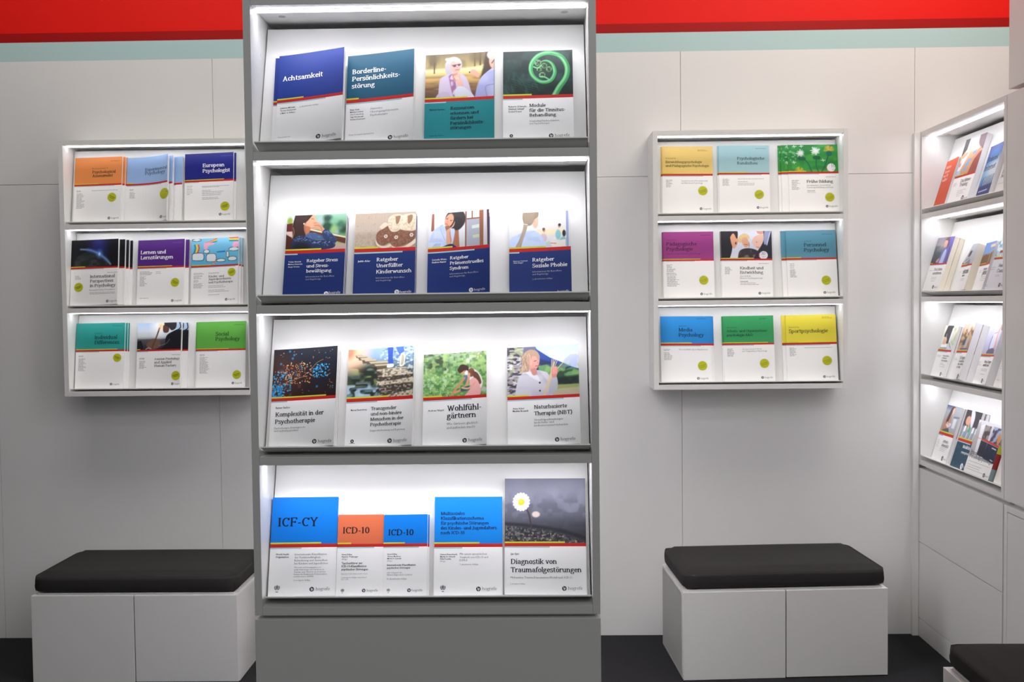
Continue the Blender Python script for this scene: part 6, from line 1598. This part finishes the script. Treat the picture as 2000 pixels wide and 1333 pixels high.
        if 'dl' in d:
            x, y, r = (q / 1000 for q in d['dl'])
            S.disc(x, y, r, fg, 2)
            S.pen([(x, y + 0.5 * r), (x, y - 0.3 * r)], r * 0.12, bgc, 3)
            S.pen([(x - 0.35 * r, y), (x, y - 0.4 * r), (x + 0.35 * r, y)], r * 0.1, bgc, 3)
            S.rect(x - 1.5 * r, x + 1.5 * r, y - 1.35 * r, y - 1.1 * r, fg, 2, 1)
        if key == 'R0Frue':
            S.text('10', 0.1985, 0.2165, 0.019, 'H', (40, 40, 46), 3)
            S.text('Jahre', 0.2015, 0.205, 0.018, 'H', (90, 90, 96), 3)
        if key == 'R1Kind':
            S.text('30', 0.1845, 0.2035, 0.019, 'H', (40, 40, 46), 3)
            S.text('Jahre', 0.187, 0.192, 0.018, 'H', (90, 90, 96), 3)
    V = np.vstack(S.V)
    C = np.vstack(S.C)
    ok = (V[:, 1] > -1e-6) & (V[:, 0] < w + 1e-6)
    F = [f for f in S.F if all(ok[i] for i in f)]
    V[:, 1] = np.maximum(V[:, 1], 0)
    V[:, 0] = np.minimum(V[:, 0], w)
    s = V[:, 0]
    W3 = np.stack([s * cs, V[:, 1], nfront(s) + V[:, 2] * 0.00013], 1)
    # spine and back of the cover, banded like the front
    V2, C2 = [], []
    k = len(W3)
    bands = [(0, rb * H, bot)] if rb > 0 else []
    if key not in NORED:
        bands += [(rb * H, rt * H, REDC)]
        if d['yf']:
            bands += [(rt * H, rt * H + th * 0.45, YEL), (rt * H + th * 0.45, H, edge_col)]
        else:
            bands += [(rt * H, H, edge_col)]
    else:
        bands += [(rt * H, H, edge_col)]
    z1 = float(nfront(np.array([0.0]))[0])
    z0 = float(nback(np.array([0.0]))[0])
    for y0, y1, c in bands:
        for p in ((0, y0, z1), (0, y1, z1), (0, y1, z0), (0, y0, z0)):
            V2.append(p)
            C2.append(lin(c))
        F.append((k, k + 1, k + 2, k + 3))
        k += 4
    ss = np.linspace(0, w, 15)
    zb = nback(ss)
    for y in (0, H):
        for q in range(15):
            V2.append((ss[q] * cs, y, zb[q]))
            C2.append(lin(bot))
    for q in range(14):
        F.append((k + q + 1, k + q, k + 15 + q, k + 16 + q))
    finish('cover', np.vstack([W3, np.array(V2)]), np.vstack([C, np.array(C2)]), F, M_PRINT, root)
    # the page block
    ss = np.linspace(0.0006, w - 0.001, 15)
    y0, y1 = 0.0006, H - 0.0014
    zf, zbk = nfront(ss) - 0.0004, nback(ss) + 0.0004
    PV, PF, PC = [], [], []
    if key == 'Q3Prax':
        cuts = [(y0, 0.05, (130, 150, 152)), (0.05, 0.115, (150, 44, 46)), (0.115, 0.15, (186, 190, 60)), (0.15, y1, (150, 146, 142))]
    else:
        cuts = [(y0, y1, (222, 220, 222))]
    for ya, yb, c in cuts:
        b = len(PV)
        for q in range(15):
            for y, z in ((ya, zf[q]), (yb, zf[q]), (yb, zbk[q]), (ya, zbk[q])):
                PV.append((ss[q] * cs, y, z))
                PC.append(lin(c))
        for q in range(14):
            for e in range(4):
                f = (e + 1) % 4
                PF.append((b + 4 * q + e, b + 4 * q + f, b + 4 * q + 4 + f, b + 4 * q + 4 + e))
        PF.append((b, b + 3, b + 2, b + 1))
        PF.append(tuple(b + 56 + e for e in range(4)))
    pm = M_PRINT if key == 'Q3Prax' else (M_CREAM if key in CREAM else M_PAGE)
    pb = finish('page_block', np.array(PV), np.array(PC), PF, pm, root)
    if front and 'stick' in d:
        x, y, r = (q / 1000 for q in d['stick'])
        T = Sheet()
        T.disc(x, y, r, (186, 190, 36), 0, 32)
        a = math.radians({'L0PsyA': -27, 'L1Lern': -27, 'L2Indi': -20}.get(key, 17))
        g = (84, 100, 20)
        if d['u'] == 'R':
            ca, sa = math.cos(a), math.sin(a)
            for t, oy, wd in (('Ihr persönliches', 0.02, 1.5), ('Leseexemplar', -0.30, 1.25)):
                Vt, Ft = sans_text(t, True)
                x0, x1 = Vt[:, 0].min(), Vt[:, 0].max()
                Vt = (Vt - np.array([(x0 + x1) / 2, 0])) * (wd * r / (x1 - x0)) + np.array([0, oy * r])
                Vt = np.stack([Vt[:, 0] * ca - Vt[:, 1] * sa + x, Vt[:, 0] * sa + Vt[:, 1] * ca + y], 1)
                T.add(Vt, Ft, lin(g), 1)
        else:
            for oy, wd in ((0.14, 0.72), (-0.16, 0.55)):
                p0 = (x - wd * r * math.cos(a) - oy * r * math.sin(a), y - wd * r * math.sin(a) + oy * r * math.cos(a))
                p1 = (x + wd * r * math.cos(a) - oy * r * math.sin(a), y + wd * r * math.sin(a) + oy * r * math.cos(a))
                T.pen([p0, p1], r * 0.06, g, 1)
        V = np.vstack(T.V)
        s = V[:, 0]
        st = finish('sticker', np.stack([s * cs, V[:, 1], nfront(s) + 0.0007 + V[:, 2] * 0.0002], 1), np.vstack(T.C), T.F, M_PRINT, root)
        st['label'] = 'round yellow-green sticker'
    return root


for d in BOOKS + EXTRA:
    sh = STACK.get(d['k'], [0])
    for j, dx in enumerate(sh):
        build_copy(d, j, len(sh), dx, j == len(sh) - 1, sh[j - 1] if j else 0.0)
